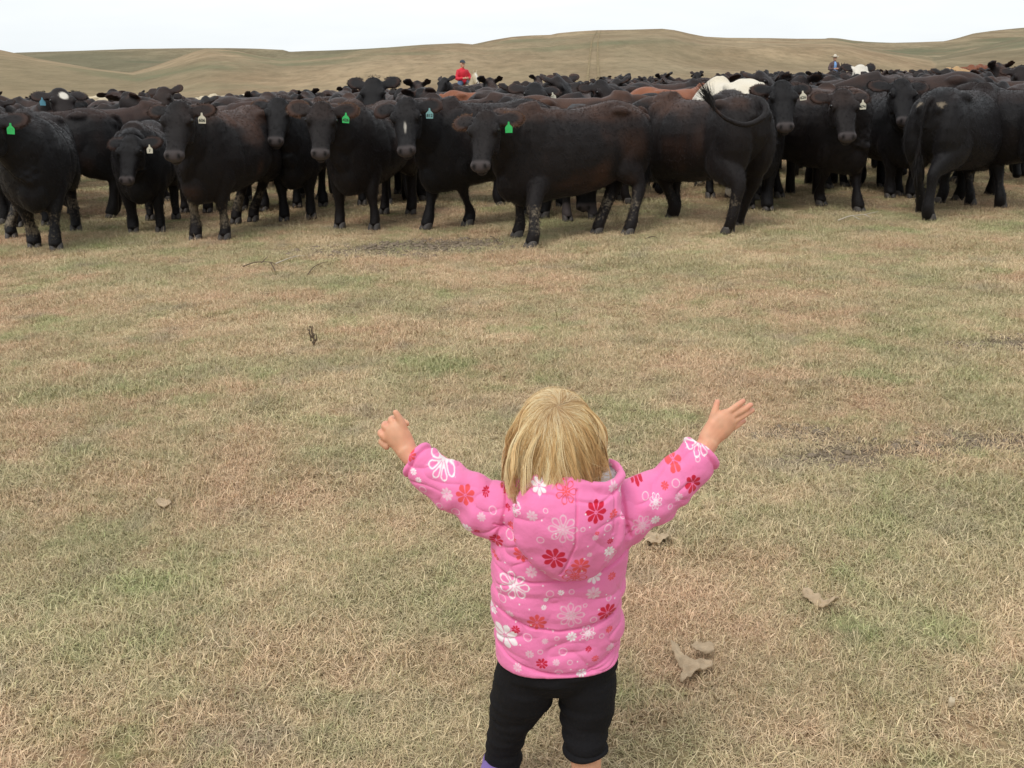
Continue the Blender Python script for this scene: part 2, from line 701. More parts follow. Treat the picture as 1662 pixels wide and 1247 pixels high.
gp, gr, gs, gi = scatter()
gm = bpy.data.meshes.new('grass')
gm.vertices.add(len(gp))
gm.vertices.foreach_set('co', gp.astype(np.float32).ravel())
a = gm.attributes.new('rot', 'FLOAT_VECTOR', 'POINT')
a.data.foreach_set('vector', gr.astype(np.float32).ravel())
set_f(gm, 'scl', gs)
a = gm.attributes.new('kind_index', 'INT', 'POINT')
a.data.foreach_set('value', gi.astype(np.int32))
gm.update()
grass = link('grass', gm)
grass['kind'] = 'stuff'
grass['label'] = 'short dry grass covering the pasture'
grass['category'] = 'grass'
ng = bpy.data.node_groups.new('grass_instances', 'GeometryNodeTree')
ng.interface.new_socket('Geometry', in_out='INPUT', socket_type='NodeSocketGeometry')
ng.interface.new_socket('Geometry', in_out='OUTPUT', socket_type='NodeSocketGeometry')
gi_ = ng.nodes.new('NodeGroupInput')
go_ = ng.nodes.new('NodeGroupOutput')
ip = ng.nodes.new('GeometryNodeInstanceOnPoints')
ci = ng.nodes.new('GeometryNodeCollectionInfo')
ci.inputs[0].default_value = tcol
ci.inputs[1].default_value = True
ci.inputs[2].default_value = True
na = {}
for nm, ty in (('rot', 'FLOAT_VECTOR'), ('scl', 'FLOAT'), ('kind_index', 'INT')):
    q = ng.nodes.new('GeometryNodeInputNamedAttribute')
    q.data_type = ty
    q.inputs[0].default_value = nm
    na[nm] = q.outputs[0]
e2r = ng.nodes.new('FunctionNodeEulerToRotation')
ng.links.new(gi_.outputs[0], ip.inputs['Points'])
ng.links.new(ci.outputs[0], ip.inputs['Instance'])
ip.inputs['Pick Instance'].default_value = True
ng.links.new(na['kind_index'], ip.inputs['Instance Index'])
ng.links.new(na['rot'], e2r.inputs[0])
ng.links.new(e2r.outputs[0], ip.inputs['Rotation'])
ng.links.new(na['scl'], ip.inputs['Scale'])
ng.links.new(ip.outputs[0], go_.inputs[0])
gmod = grass.modifiers.new('instances', 'NODES')
gmod.node_group = ng

# ================================================================== cattle
def coat_material(name, base, tint, face=None, rough=0.50, sheen=0.035):
    """m.r brown tint, m.g bare muzzle skin, m.b dried mud, m.a dark openings; w white hair"""
    m, nt, b = new_mat(name)
    at = nd(nt, 'ShaderNodeAttribute', attribute_name='m')
    sep = nd(nt, 'ShaderNodeSeparateColor')
    nt.links.new(at.outputs['Color'], sep.inputs[0])
    wt = nd(nt, 'ShaderNodeAttribute', attribute_name='w')
    tc = nd(nt, 'ShaderNodeTexCoord')
    hair = nd(nt, 'ShaderNodeMapping')
    hair.inputs['Scale'].default_value = (30, 70, 22)
    nt.links.new(tc.outputs['Object'], hair.inputs[0])
    hn = noise(nt, hair.outputs[0], 2.6, 4, 0.65)
    big = noise(nt, tc.outputs['Object'], 4.0, 4, 0.6)
    c = mixc(nt, hn, [x * 0.65 for x in base], [x * 1.45 for x in base])
    tf = math_n(nt, 'MULTIPLY', sep.outputs[0], ramp(nt, big, [(0.25, 0.35), (0.65, 1.0)]))
    c = mixc(nt, tf, c, mixc(nt, hn, [x * 0.7 for x in tint], [x * 1.3 for x in tint]))
    c = mixc(nt, wt.outputs['Fac'], c, mixc(nt, hn, (0.62, 0.56, 0.46), (0.80, 0.76, 0.68)))
    c = mixc(nt, sep.outputs[1], c, mixc(nt, big, (0.036, 0.030, 0.031), (0.085, 0.068, 0.066)))
    mn = noise(nt, tc.outputs['Object'], 34.0, 4, 0.75)
    mf = math_n(nt, 'MULTIPLY', math_n(nt, 'SUBTRACT', math_n(nt, 'ADD', math_n(nt, 'MULTIPLY', sep.outputs[2], 0.80), mn), 0.82), 5.0, clamp=True)
    c = mixc(nt, mf, c, mixc(nt, hn, (0.10, 0.08, 0.055), (0.25, 0.20, 0.14)))
    c = mixc(nt, at.outputs['Alpha'], c, (0.006, 0.005, 0.005))
    nt.links.new(c, b.inputs['Base Color'])
    b.inputs['Roughness'].default_value = rough
    b.inputs['Specular IOR Level'].default_value = 0.20
    b.inputs['Sheen Weight'].default_value = sheen
    b.inputs['Sheen Roughness'].default_value = 0.45
    b.inputs['Sheen Tint'].default_value = (0.65, 0.62, 0.66, 1)
    bump(nt, b, math_n(nt, 'ADD', hn, math_n(nt, 'MULTIPLY', big, 0.8)), 0.55, 0.012)
    return m


COAT = {
    'black': coat_material('black_coat', (0.0062, 0.0052, 0.0058), (0.045, 0.021, 0.014)),
    'brown': coat_material('brown_black_coat', (0.0088, 0.0062, 0.0060), (0.066, 0.030, 0.018)),
    'red': coat_material('red_coat', (0.16, 0.055, 0.026), (0.27, 0.10, 0.05)),
    'cream': coat_material('cream_coat', (0.52, 0.44, 0.31), (0.58, 0.47, 0.30), sheen=0.1),
    'white': coat_material('white_coat', (0.70, 0.65, 0.55), (0.70, 0.62, 0.48), sheen=0.1),
    'tan': coat_material('tan_coat', (0.42, 0.26, 0.12), (0.50, 0.33, 0.17), sheen=0.1),
}
HOOF = plain('hoof_horn', (0.075, 0.066, 0.060), 0.6, 0.3, 0.4, 40)
EYE, _nt, _b = new_mat('cow_eye')
_b.inputs['Base Color'].default_value = (0.006, 0.004, 0.004, 1)
_b.inputs['Roughness'].default_value = 0.08
FUR = {}
for _n, _c in (('black', (0.012, 0.010, 0.010)), ('brown', (0.13, 0.066, 0.036)), ('dark_brown', (0.036, 0.021, 0.016))):
    FUR[_n] = plain(_n + '_fur', _c, 0.6, 0.3, 0.4, 60)

TAGM = {}
for _n, _c in (('green', (0.035, 0.46, 0.115)), ('white', (0.62, 0.58, 0.46)), ('teal', (0.20, 0.40, 0.40)), ('blue', (0.12, 0.33, 0.42))):
    TAGM[_n] = plain(_n + '_tag_plastic', _c, 0.45, 0.4, 0.1, 40)
INK = plain('tag_ink', (0.03, 0.035, 0.03), 0.7)
STUD = plain('tag_stud', (0.75, 0.74, 0.70), 0.4)

TOP = [(-0.86, 1.10), (-0.80, 1.205), (-0.68, 1.285), (-0.50, 1.315), (-0.25, 1.275), (0.05, 1.262), (0.32, 1.285), (0.52, 1.305), (0.68, 1.255), (0.82, 1.10)]
BOT = [(-0.86, .92), (-0.80, .80), (-0.68, .69), (-0.50, .60), (-0.25, .515), (0.05, .465), (0.32, .445), (0.52, .41), (0.68, .42), (0.82, .58)]
HW = [(-0.86, .10), (-0.80, .19), (-0.68, .265), (-0.50, .305), (-0.25, .345), (0.05, .365), (0.32, .348), (0.52, .295), (0.68, .235), (0.82, .12)]


def head_frame(yaw, pitch, roll=0.0):
    cy, sy, cp, sp = math.cos(yaw), math.sin(yaw), math.cos(pitch), math.sin(pitch)
    X = np.array([cy * cp, sy * cp, -sp])
    Z = np.array([cy * sp, sy * sp, cp])
    Y = np.cross(Z, X)
    if roll:
        c, s = math.cos(roll), math.sin(roll)
        Y, Z = Y * c + Z * s, Z * c - Y * s
    return np.stack([X, Y, Z], 1)      # columns


HEAD = [  # x, half width, z up, z down
    (-0.07, .065, .015, -.10), (-0.03, .116, .045, -.15), (0.03, .138, .064, -.185), (0.09, .142, .070, -.215), (0.16, .150, .062, -.225), (0.22, .128, .046, -.205),
    (0.30, .106, .034, -.165), (0.38, .092, .022, -.135), (0.44, .092, .016, -.125), (0.490, .098, .010, -.120), (0.522, .088, -.008, -.105), (0.542, .054, -.03, -.08)]


def head_shells(S, H, o, ear_up=0.0, ear_back=0.15, es=1.0):
    """o origin at poll, H frame; returns ear frames for tags and fringe"""
    def T(v):
        return np.asarray(v) @ H.T + o
    tab = catmull(np.array(HEAD), 3)
    th = np.linspace(0, 2 * np.pi, 18, endpoint=False)
    rings = []
    for x, w, zu, zd in tab:
        zc = zu - 0.38 * (zu - zd)
        c, s = np.cos(th), np.sin(th)
        y = w * np.sign(c) * np.abs(c) ** 0.80 * np.where(s < 0, 1 - 0.42 * np.abs(s) ** 2, 1.0)
        z = np.where(s > 0, zc + (zu - zc) * np.abs(s) ** 0.85, zc + (zc - zd) * s)
        rings.append(T(np.stack([np.full_like(y, x), y, z], 1)))
    S.add(*rings_shell(rings))
    S.add(*ellipsoid(T([[0.0, 0, .018]])[0], (.085, .105, .060), H))
    for s in (-1, 1):
        S.add(*ellipsoid(T([[.145, s * .122, .034]])[0], (.062, .036, .038), H))
        S.add(*ellipsoid(T([[.490, s * .058, -.022]])[0], (.046, .040, .034), H))
        S.add(*ellipsoid(T([[.20, s * .085, -.12]])[0], (.11, .035, .085), H))
    S.add(*ellipsoid(T([[.50, 0, -.098]])[0], (.055, .058, .032), H))
    ears = []
    for s in (-1, 1):
        d = nrm([-0.20 + 0.08 * ear_up, s * 1.0, -ear_back - 0.10])
        if ear_up:
            d = nrm(d + np.array([-ear_up, 0, 0.1 * ear_up]))
        b = np.array([0.025, s * 0.098, -0.012])
        L = 0.255 * es
        p = [b + d * t * L for t in (0.0, 0.22, 0.5, 0.78, 0.97)]
        wid = [(.036, .036), (.064, .027), (.092, .022), (.086, .021), (.048, .016)]
        up = nrm(np.cross(d, [1, 0, 0]) * s)
        up = up if up[2] > 0 else -up
        # ear blade broad in the face plane, thin along the forehead normal
        S.add(*tube(T(p), [(w * es, t) for w, t in wid], up=H @ up, ns=12, k=3))
        wax = nrm(np.cross(d, up))
        ears.append((s, T([p[2]])[0], H @ d, H @ wax, H @ up, es, T([b])[0]))
    return ears


def leg_pts(kind, s, foot, sc=1.0):
    fx, fy = foot[0], foot[1]
    if kind == 'f':
        top = np.array([0.50, s * 0.165, 0.84])
        elb = np.array([0.49, s * 0.185, 0.62])
        kd = np.array([0.54, s * 0.165, 0.385])
        base = np.array([0.55, s * 0.165])
        off = np.array([fx - base[0], fy - base[1], 0])
        kn = kd + off * 0.55
        fet = np.array([fx - 0.015, fy, 0.135])
        hf = np.array([fx + 0.015, fy, 0.045])
        pts = [top, elb, (elb * 0.5 + kn * 0.5) + np.array([0.005, 0, 0]), kn, (kn + fet) / 2, fet, hf]
        rr = [(.12, .15), (.112, .135), (.088, .096), (.068, .073), (.048, .052), (.058, .062), (.061, .068)]
    else:
        top = np.array([-0.55, s * 0.155, 0.98])
        sti = np.array([-0.50, s * 0.19, 0.72])
        base = np.array([-0.66, s * 0.17])
        off = np.array([fx - base[0], fy - base[1], 0])
        hk = np.array([-0.735, s * 0.165, 0.475]) + off * 0.55
        mid = np.array([-0.635, s * 0.178, 0.585]) + off * 0.3
        fet = np.array([fx - 0.02, fy, 0.135])
        hf = np.array([fx + 0.015, fy, 0.045])
        pts = [top, sti, mid, hk, hk * 0.5 + fet * 0.5 + np.array([-0.005, 0, 0]), fet, hf]
        rr = [(.13, .25), (.135, .225), (.105, .150), (.062, .084), (.048, .054), (.058, .062), (.062, .070)]
    return pts, rr, hf, fet


def cow_mesh(name, poll, yaw, pitch, feet=None, tail='hang', voxel=0.014, seed=0, mud=0.0, ear_up=0.0, white=(), tintk=1.0, girth=1.0, roll=0.0, rump_mud=False, fat=1.04, es=1.0):
    """cow standing at the origin facing +X; returns mesh and info for its parts"""
    roll = roll or rad(((seed * 37) % 13 - 6) * 1.1)
    es = es * (1 + ((seed * 53) % 11 - 5) * .018)
    ear_up = ear_up + ((seed * 29) % 7) * .03
    S = Sh()
    xs = np.linspace(-0.86, 0.82, 34)
    th = np.linspace(0, 2 * np.pi, 28, endpoint=False)
    tb = [catmull(np.array(q), 6) for q in (TOP, BOT, HW)]
    rings = []
    for x in xs:
        zt, zb, hw = (np.interp(x, q[:, 0], q[:, 1]) for q in tb)
        hw *= girth
        zb = zt - (zt - zb) * fat
        zc = zb + 0.46 * (zt - zb)
        c, s = np.cos(th), np.sin(th)
        y = hw * np.sign(c) * np.abs(c) ** 0.86 * np.where(s > 0, 1 - 0.20 * s ** 3, 1.0)
        z = np.where(s > 0, zc + (zt - zc) * np.abs(s) ** 0.92, zc + (zc - zb) * s)
        rings.append(np.stack([np.full_like(y, x), y, z], 1))
    S.add(*rings_shell(rings))
    for s in (-1, 1):
        S.add(*ellipsoid((0.50, s * .165, .92), (.20, .125, .32)))
        S.add(*ellipsoid((-0.60, s * .160, .86), (.250, .150, .38)))
        S.add(*ellipsoid((-0.44, s * .180, 1.205), (.13, .080, .065)))
        S.add(*ellipsoid((-0.80, s * .09, 1.10), (.07, .06, .07)))
    S.add(*ellipsoid((0.70, 0, .575), (.17, .150, .21)))
    H = head_frame(yaw, pitch, roll)
    o = np.array(poll, dtype=float)
    ears = head_shells(S, H, o, ear_up, es=es)
    nb = o + H @ np.array([0.02, 0, -0.10])
    mid = (np.array([0.66, 0, 1.03]) + nb) / 2 + np.array([0.03, 0, 0.015])
    back = nrm(nb - np.array([0.55, 0, 1.0])) * 0.05
    S.add(*tube([(0.42, 0, 1.00), (0.66, 0, 1.00), mid, nb, nb + back], [(.20, .36), (.195, .32), (.155, .225), (.112, .14), (.09, .10)], ns=18, k=5))
    # dewlap
    S.add(*tube([(0.70, 0, 0.66), (0.79, 0, 0.80), mid + np.array([0.02, 0, -0.17]), nb + np.array([0, 0, -0.11])], [(.11, .15), (.10, .16), (.075, .12), (.06, .07)], ns=10, k=4))
    feet = feet or {}
    hooves = []
    for key, kind, s in (('fl', 'f', 1), ('fr', 'f', -1), ('hl', 'h', 1), ('hr', 'h', -1)):
        ft = feet.get(key, (0.55, s * .165) if kind == 'f' else (-0.66, s * .17))
        pts, rr, hf, fet = leg_pts(kind, s, ft)
        S.add(*tube(pts, rr, up=(1, 0, 0), ns=14, k=5, cap=0.4))
        hooves.append((hf, s))
    # tail
    if tail == 'hang':
        tp = [(-0.80, 0, 1.22), (-0.875, 0, 1.17), (-0.905, 0.01, 1.02), (-0.905, 0.02, 0.80), (-0.89, 0.03, 0.58)]
    else:
        tp = tail
    tr = np.linspace(.038, .013, len(tp))
    S.add(*tube(tp, [(r, r) for r in tr], up=(0.3, 1, 0.2), ns=10, k=6))
    m = remesh(S, name, voxel, 5 if voxel < 0.02 else 3)
    co = get_co(m)
    no = get_no(m)
    sd = seed * 7
    body = sstep(0.35, 0.6, co[:, 2])
    loc = (co - o) @ H            # head coordinates
    inhead = (loc[:, 0] > -0.1) & (np.abs(loc[:, 1]) < 0.40) & (loc[:, 2] > -0.25) & (loc[:, 0] < 0.62) & (loc[:, 2] < 0.2)
    hm = np.where(inhead, 1.0, 0.0)
    d = vnoise(co, 3.0, sd + 1) * 0.017 + vnoise(co, 8.5, sd + 2) * 0.0045
    # ribs, skin folds at the flank and neck
    d += (1 - hm) * body * np.sin(co[:, 0] * 46 + co[:, 2] * 5) * 0.0008 * sstep(-0.3, -0.1, co[:, 0]) * (1 - sstep(0.15, 0.4, co[:, 0])) * sstep(0.6, 0.8, co[:, 2])
    fl = np.exp(-((co[:, 0] + 0.33) / 0.09) ** 2 - ((co[:, 2] - 1.12) / 0.14) ** 2)
    d -= 0.020 * fl
    sh = np.exp(-((co[:, 0] - 0.28) / 0.05) ** 2) * sstep(0.55, 0.75, co[:, 2]) * (1 - hm)
    d -= 0.014 * sh
    th_ = np.exp(-((co[:, 0] + 0.36) / 0.05) ** 2) * sstep(0.5, 0.7, co[:, 2]) * (1 - sstep(0.95, 1.1, co[:, 2]))
    d -= 0.014 * th_
    # spine furrow over the loin
    d -= 0.006 * np.exp(-(co[:, 1] / 0.03) ** 2) * sstep(1.2, 1.25, co[:, 2]) * (1 - hm)
    d = np.where(inhead, d * 0.25, d)
    # nostrils, eyes, mouth
    def blob(c, r):
        q = ((loc - np.array(c)) / np.array(r)) ** 2
        return np.exp(-q.sum(1)) * hm
    nos = blob((.514, .054, -.010), (.026, .018, .032)) + blob((.514, -.054, -.010), (.026, .018, .032))
    eye = blob((.150, .142, .030), (.036, .026, .022)) + blob((.150, -.142, .030), (.036, .026, .022))
    mou = np.exp(-((loc[:, 2] + .082) / .008) ** 2) * sstep(.40, .47, loc[:, 0]) * hm
    d -= 0.016 * np.clip(nos, 0, 1) + 0.010 * mou + 0.006 * np.clip(eye, 0, 1)
    co2 = co + no * d[:, None]
    co2[:, 2] = np.maximum(co2[:, 2], 0.004)
    set_co(m, co2)
    # colour channels
    n1 = vnoise(co, 2.2, sd + 5) * 0.6 + vnoise(co, 6, sd + 6) * 0.4
    tint = sstep(0.0, 0.8, n1 + 0.9 * (sstep(1.05, 1.28, co[:, 2]) - 0.35) + 0.5 * np.exp(-((co[:, 0] + 0.1) / 0.5) ** 2) - 0.08) * body * tintk
    tint = np.where(inhead, tint * 0.25, tint)
    muz = sstep(.445, .485, loc[:, 0]) * hm * sstep(-.095, -.07, loc[:, 2])
    muz = np.maximum(muz, 0.45 * sstep(.47, .52, loc[:, 0]) * hm)
    dark = np.clip(nos * 1.4 + eye * 0.9 + mou * 0.8, 0, 1)
    # inside of the ears darker, rims brown
    earm = np.zeros(len(co))
    for s, pm, dd, wx, up, e_, bb in ears:
        q = co - bb
        al = (q @ dd) / (0.235 * e_)
        wv = (q @ wx) / (0.075 * e_)
        me = (al > 0.12) & (al < 1.15) & (np.abs(wv) < 1.3) & (np.abs(q @ up) < 0.06) & inhead
        rim = sstep(0.55, 0.95, np.hypot(np.maximum(al - 0.5, 0) * 1.9, wv))
        earm = np.where(me, np.maximum(earm, rim), earm)
    tint = np.maximum(tint, earm * 0.9)
    md = np.zeros(len(co))
    if mud:
        md = mud * (1 - sstep(0.30, 0.56, co[:, 2] + 0.1 * vnoise(co, 5, sd + 3))) * sstep(0.05, 0.16, co[:, 2]) * (0.62 + 0.38 * vnoise(co, 6, sd + 9))
    if rump_mud:
        n3 = vnoise(co, 18, sd + 4)
        for s in (-1, 1):
            q = np.exp(-((co[:, 0] + 0.82) / 0.09) ** 2 - ((co[:, 1] - s * 0.13) / 0.075) ** 2 - ((co[:, 2] - 1.155) / 0.045) ** 2)
            md = np.maximum(md, 0.80 * q + 0.25 * q * n3)
    set_col(m, 'm', np.stack([tint, muz, md, dark], 1))
    wh = np.zeros(len(co))
    for kind in white:
        if kind == 'blaze':
            n3 = vnoise(co, 30, sd + 4) * 0.5
            wh = np.maximum(wh, sstep(0.35, 0.8, np.exp(-((loc[:, 0] - .27) / .085) ** 2 - ((loc[:, 1]) / .022) ** 2) * (loc[:, 2] > -0.02) * hm + 0.25 * n3 - 0.1) * 0.55)
        if kind == 'forehead':
            wh = np.maximum(wh, sstep(0.35, 0.6, np.exp(-((loc[:, 0] - .10) / .07) ** 2 - ((loc[:, 1] - .02) / .065) ** 2) * (loc[:, 2] > -0.02) * hm))
        if kind == 'face':
            wh = np.maximum(wh, sstep(-0.075, -0.05, loc[:, 0]) * hm * (np.abs(loc[:, 1]) < 0.15) * (1 - np.clip(eye, 0, 1)))
        if kind == 'ear':
            wh = np.maximum(wh, (1 - earm) * ((np.abs(loc[:, 1]) > 0.16) & inhead))
    set_f(m, 'w', wh)
    m['_tmp'] = 0
    return m, dict(H=H, o=o, ears=ears, hooves=hooves, tail=tp)


def hoof_mesh():
    S = Sh()
    for s in (-1, 1):
        rings = []
        th = np.linspace(0, 2 * np.pi, 12, endpoint=False)
        for z, a, b, cx in ((0.0, .062, .034, .018), (.02, .060, .034, .014), (.055, .048, .031, 0.0), (.072, .040, .028, -.006)):
            rings.append(np.stack([cx + a * np.cos(th), s * .032 + b * np.sin(th), np.full(12, z)], 1))
        S.add(*rings_shell(rings))
    return S.mesh('hoof')


HOOF_M = hoof_mesh()
HOOF_M.materials.append(HOOF)
_v, _f = ellipsoid((0, 0, 0), (.024, .024, .022), nu=14, nv=9)
EYE_M = mk_mesh('eye', _v, _f)
EYE_M.materials.append(EYE)


def tag_mesh(col):
    # flag shaped ear tag with a pointed neck, hanging from its stud at the origin, facing +X
    o = [(-.034, -.088), (.034, -.088), (.036, -.040), (.028, -.028), (.010, -.012), (.007, .012), (-.007, .012), (-.010, -.012), (-.028, -.028), (-.036, -.040)]
    n = len(o)
    v = [(0.003, y, z) for y, z in o] + [(-0.001, y, z) for y, z in o]
    f = [tuple(range(n)), tuple(range(2 * n - 1, n - 1, -1))] + [(i, n + i, n + (i + 1) % n, (i + 1) % n) for i in range(n)]
    m = mk_mesh('ear_tag', v, f, smooth=False)
    m.materials.append(TAGM[col])
    return m


TAG_MESH = {}


def text_mesh(txt, size):
    cu = bpy.data.curves.new('n', 'FONT')
    cu.body = txt
    cu.size = size
    cu.align_x = 'CENTER'
    cu.align_y = 'CENTER'
    cu.offset = 0.0012
    o = bpy.data.objects.new('n', cu)
    COL.objects.link(o)
    dg = bpy.context.evaluated_depsgraph_get()
    m = bpy.data.meshes.new_from_object(o.evaluated_get(dg))
    bpy.data.objects.remove(o)
    bpy.data.curves.remove(cu)
    m.materials.clear()
    m.materials.append(INK)
    m.name = 'tag_number'
    return m


def strands(name, roots, dirs, lens, w, jit, seed, seg=2, curl=0.3, droop=0.0):
    r = np.random.default_rng(seed)
    v, f = [], []
    for p, d, L in zip(roots, dirs, lens):
        d = nrm(d + r.normal(0, jit, 3))
        s = nrm(np.cross(d, r.normal(0, 1, 3)))
        b = len(v)
        q = np.array(p, dtype=float)
        for i in range(seg + 1):
            ww = w * (1 - i / (seg + 0.15)) * 0.5
            v += [q - s * ww, q + s * ww]
            d = nrm(d + r.normal(0, curl * 0.3, 3) + np.array([0, 0, -droop]))
            q = q + d * L / seg
        for i in range(seg):
            k = b + 2 * i
            f.append((k, k + 1, k + 3, k + 2))
    return mk_mesh(name, v, f)


def coat_hair(o, mesh, seed, n=9000):
    """short lying hair over the hide, coloured like the hide under it"""
    r = np.random.default_rng(seed + 900)
    co, no = get_co(mesh), get_no(mesh)
    mm = np.empty(len(co) * 4, dtype=np.float32)
    mesh.attributes['m'].data.foreach_get('color', mm)
    mm = mm.reshape(-1, 4)
    ok = np.where((co[:, 2] > 0.12) & (mm[:, 1] < .2) & (mm[:, 3] < .3))[0]
    k = r.choice(ok, n)
    p, d = co[k] + r.normal(0, .004, (n, 3)), no[k]
    lie = np.array([-0.45, 0, -0.85]) + r.normal(0, .25, (n, 3))
    lie = lie - d * (lie * d).sum(1)[:, None]
    L = r.uniform(.016, .034, n)[:, None]
    t0 = lie * .75 + d * .55
    t1 = lie * 1.0 + d * .12
    pts = np.stack([p - d * .002, p + t0 * L * .5, p + (t0 + t1) * L * .5], 1)
    cu = bpy.data.hair_curves.new('coat_hair')
    cu.add_curves([3] * n)
    cu.attributes['position'].data.foreach_set('vector', pts.astype(np.float32).ravel())
    ra = cu.attributes.get('radius') or cu.attributes.new('radius', 'FLOAT', 'POINT')
    ra.data.foreach_set('value', np.tile(np.array([.0016, .0013, .0004], dtype=np.float32), n))
    ta = cu.attributes.new('tint', 'FLOAT', 'CURVE')
    ta.data.foreach_set('value', (mm[k, 0] * r.uniform(.5, 1.2, n)).astype(np.float32))
    cu.materials.append(HAIRM)
    h = bpy.data.objects.new('coat_hair', cu)
    COL.objects.link(h)
    h.parent = o


def _hair_mat():
    m, nt, b = new_mat('cattle_hair')
    at = nd(nt, 'ShaderNodeAttribute', attribute_name='tint')
    hi = nd(nt, 'ShaderNodeHairInfo')
    c = mixc(nt, at.outputs['Fac'], (0.0085, 0.0070, 0.0076), (0.062, 0.029, 0.018))
    c = mixc(nt, 1.0, c, ramp(nt, hi.outputs['Random'], [(0, .5), (1, 1.6)]), 'MULTIPLY')
    nt.links.new(c, b.inputs['Base Color'])
    b.inputs['Roughness'].default_value = 0.55
    b.inputs['Specular IOR Level'].default_value = 0.25
    return m


HAIRM = _hair_mat()


def dress_cow(o, info, seed, tags=(), fringe='dark_brown', poll_hair=0, switch=True, fur='black', eyes=True):
    H, org = info['H'], info['o']
    r = np.random.default_rng(seed + 500)
    if eyes:
        for s in (-1, 1):
            link('eye', EYE_M, None, o, tuple(H @ np.array([.150, s * .140, .030]) + org))
    for hf, s in info['hooves']:
        h = link('hoof', HOOF_M, None, o, (hf[0], hf[1], 0.0))
    for s, pm, d, wx, up, es, bb in info['ears']:
        # fuzzy rim
        if fringe:
            n = 420
            t = r.uniform(-0.25, 1.0, n)
            sg = r.choice([-1, 1], n)
            al = np.sin(np.clip(t, -0.25, 1) * np.pi / 2)
            wv = np.sqrt(np.clip(1 - np.clip(al, 0, 1) ** 2, 0.0, 1)) * sg
            roots = pm + np.outer(al * 0.122 * es, d) + np.outer(wv * 0.074 * es, wx) + np.outer(r.normal(0, .006, n), up)
            dirs = np.outer(np.clip(al, 0.05, 1), d) + np.outer(wv * 0.9, wx)
            m = strands('ear_fur', roots, dirs, r.uniform(.014, .034, n), .0050, 0.30, seed)
            link('ear_fur', m, FUR[fringe], o)
    for side, colr, num in tags:
        s, pm, d, wx, up, es, bb = [e for e in info['ears'] if e[0] == side][0]
        if colr not in TAG_MESH:
            TAG_MESH[colr] = tag_mesh(colr)
        t = link('ear_tag', TAG_MESH[colr], None, o)
        fy = math.atan2((H[:, 2] + H[:, 0])[1], (H[:, 2] + H[:, 0])[0])
        zdir = up if up @ (H[:, 2]) > 0 else -up
        q = pm + zdir * 0.030 + np.array([math.cos(fy), math.sin(fy), 0]) * 0.045 + np.array([0, 0, -0.045])
        t.location = tuple(q)
        t.rotation_euler = (r.normal(0, .08), r.normal(-0.10, .05), fy + r.normal(0, .12))
        if num:
            nm = text_mesh(num, 0.040)
            k = link('tag_number', nm, None, t, (0.0042, 0, -0.060))
            k.rotation_euler = (rad(90), 0, rad(90))
    if poll_hair:
        n = poll_hair
        a = r.uniform(-1, 1, (n, 2))
        roots = np.array([H @ np.array([-0.03 + 0.06 * x, 0.085 * y, 0.066 - 0.022 * abs(y)]) + org for x, y in a])
        dirs = np.array([H @ np.array([-0.55, 0.45 * y, 0.75]) for x, y in a])
        link('poll_hair', strands('poll_hair', roots, dirs, r.uniform(.010, .028, n), .0045, 0.35, seed + 1, seg=3), FUR[fur], o)
    if switch:
        tp = np.array(info['tail'])
        e = tp[-1]
        d = nrm(tp[-1] - tp[-2])
        n = 240
        k = r.uniform(0, 0.55, n)
        roots = e - np.outer(k * 0.22, d) + r.normal(0, .010, (n, 3))
        link('tail_switch', strands('tail_switch', roots, np.tile(d, (n, 1)), r.uniform(.12, .30, n), .007, 0.16, seed + 2, seg=3, curl=0.2, droop=info.get('droop', 0.05)), FUR[fur], o)


def to_local(pt, loc, yaw, sc=1.0):
    d = (np.array(tuple(pt)) - np.array(tuple(loc))) / sc
    c, s = math.cos(-yaw), math.sin(-yaw)
    return np.array([d[0] * c - d[1] * s, d[0] * s + d[1] * c, d[2]])


def front_cow(yaw, anchor, anchor_at, poll_px, poll_dy, face_yaw, pitch, label, coat='black', feet_px=None, scale=1.0, tags=(), fringe='dark_brown', seed=1,
              tail_px=None, voxel=0.014, group='black cattle standing in the front row', poll_hair=150, cat='cow', **kw):
    """anchor: pixel of the midpoint between the front (F) or hind (H) feet; poll_px the crown of the head"""
    yw = rad(yaw)
    g = G(*anchor)
    ax = {'F': 0.55, 'H': -0.66}[anchor_at] * scale
    loc = Vector((g.x - math.cos(yw) * ax, g.y - math.sin(yw) * ax, 0))
    feet = {}
    for k, q in (feet_px or {}).items():
        l = to_local(G(*q), loc, yw, scale)
        feet[k] = (l[0], l[1])
    if isinstance(poll_px, (tuple, list)) and len(poll_px) == 2:
        pw = P(poll_px[0], poll_px[1], loc.y + poll_dy)
        pl = to_local(pw, loc, yw, scale)
    else:
        pl = np.array(poll_px)
    tail = 'hang'
    if tail_px:
        tail = [to_local(P(a, b, c), loc, yw, scale) for a, b, c in tail_px]
    m, info = cow_mesh('cow', pl, rad(face_yaw) - yw, rad(pitch * 0.74), feet, tail, voxel, seed, **kw)
    m.materials.append(COAT[coat])
    o = link('cow', m, None, None, loc, yw)
    o.scale = (scale,) * 3
    tag(o, label, cat, group)
    if tail_px:
        info['droop'] = 0.0
    dress_cow(o, info, seed, tags, fringe, poll_hair)
    coat_hair(o, m, seed)
    print('cow', label[:40], 'loc', [round(x, 2) for x in loc], 'poll', [round(x, 2) for x in pl])
    return o


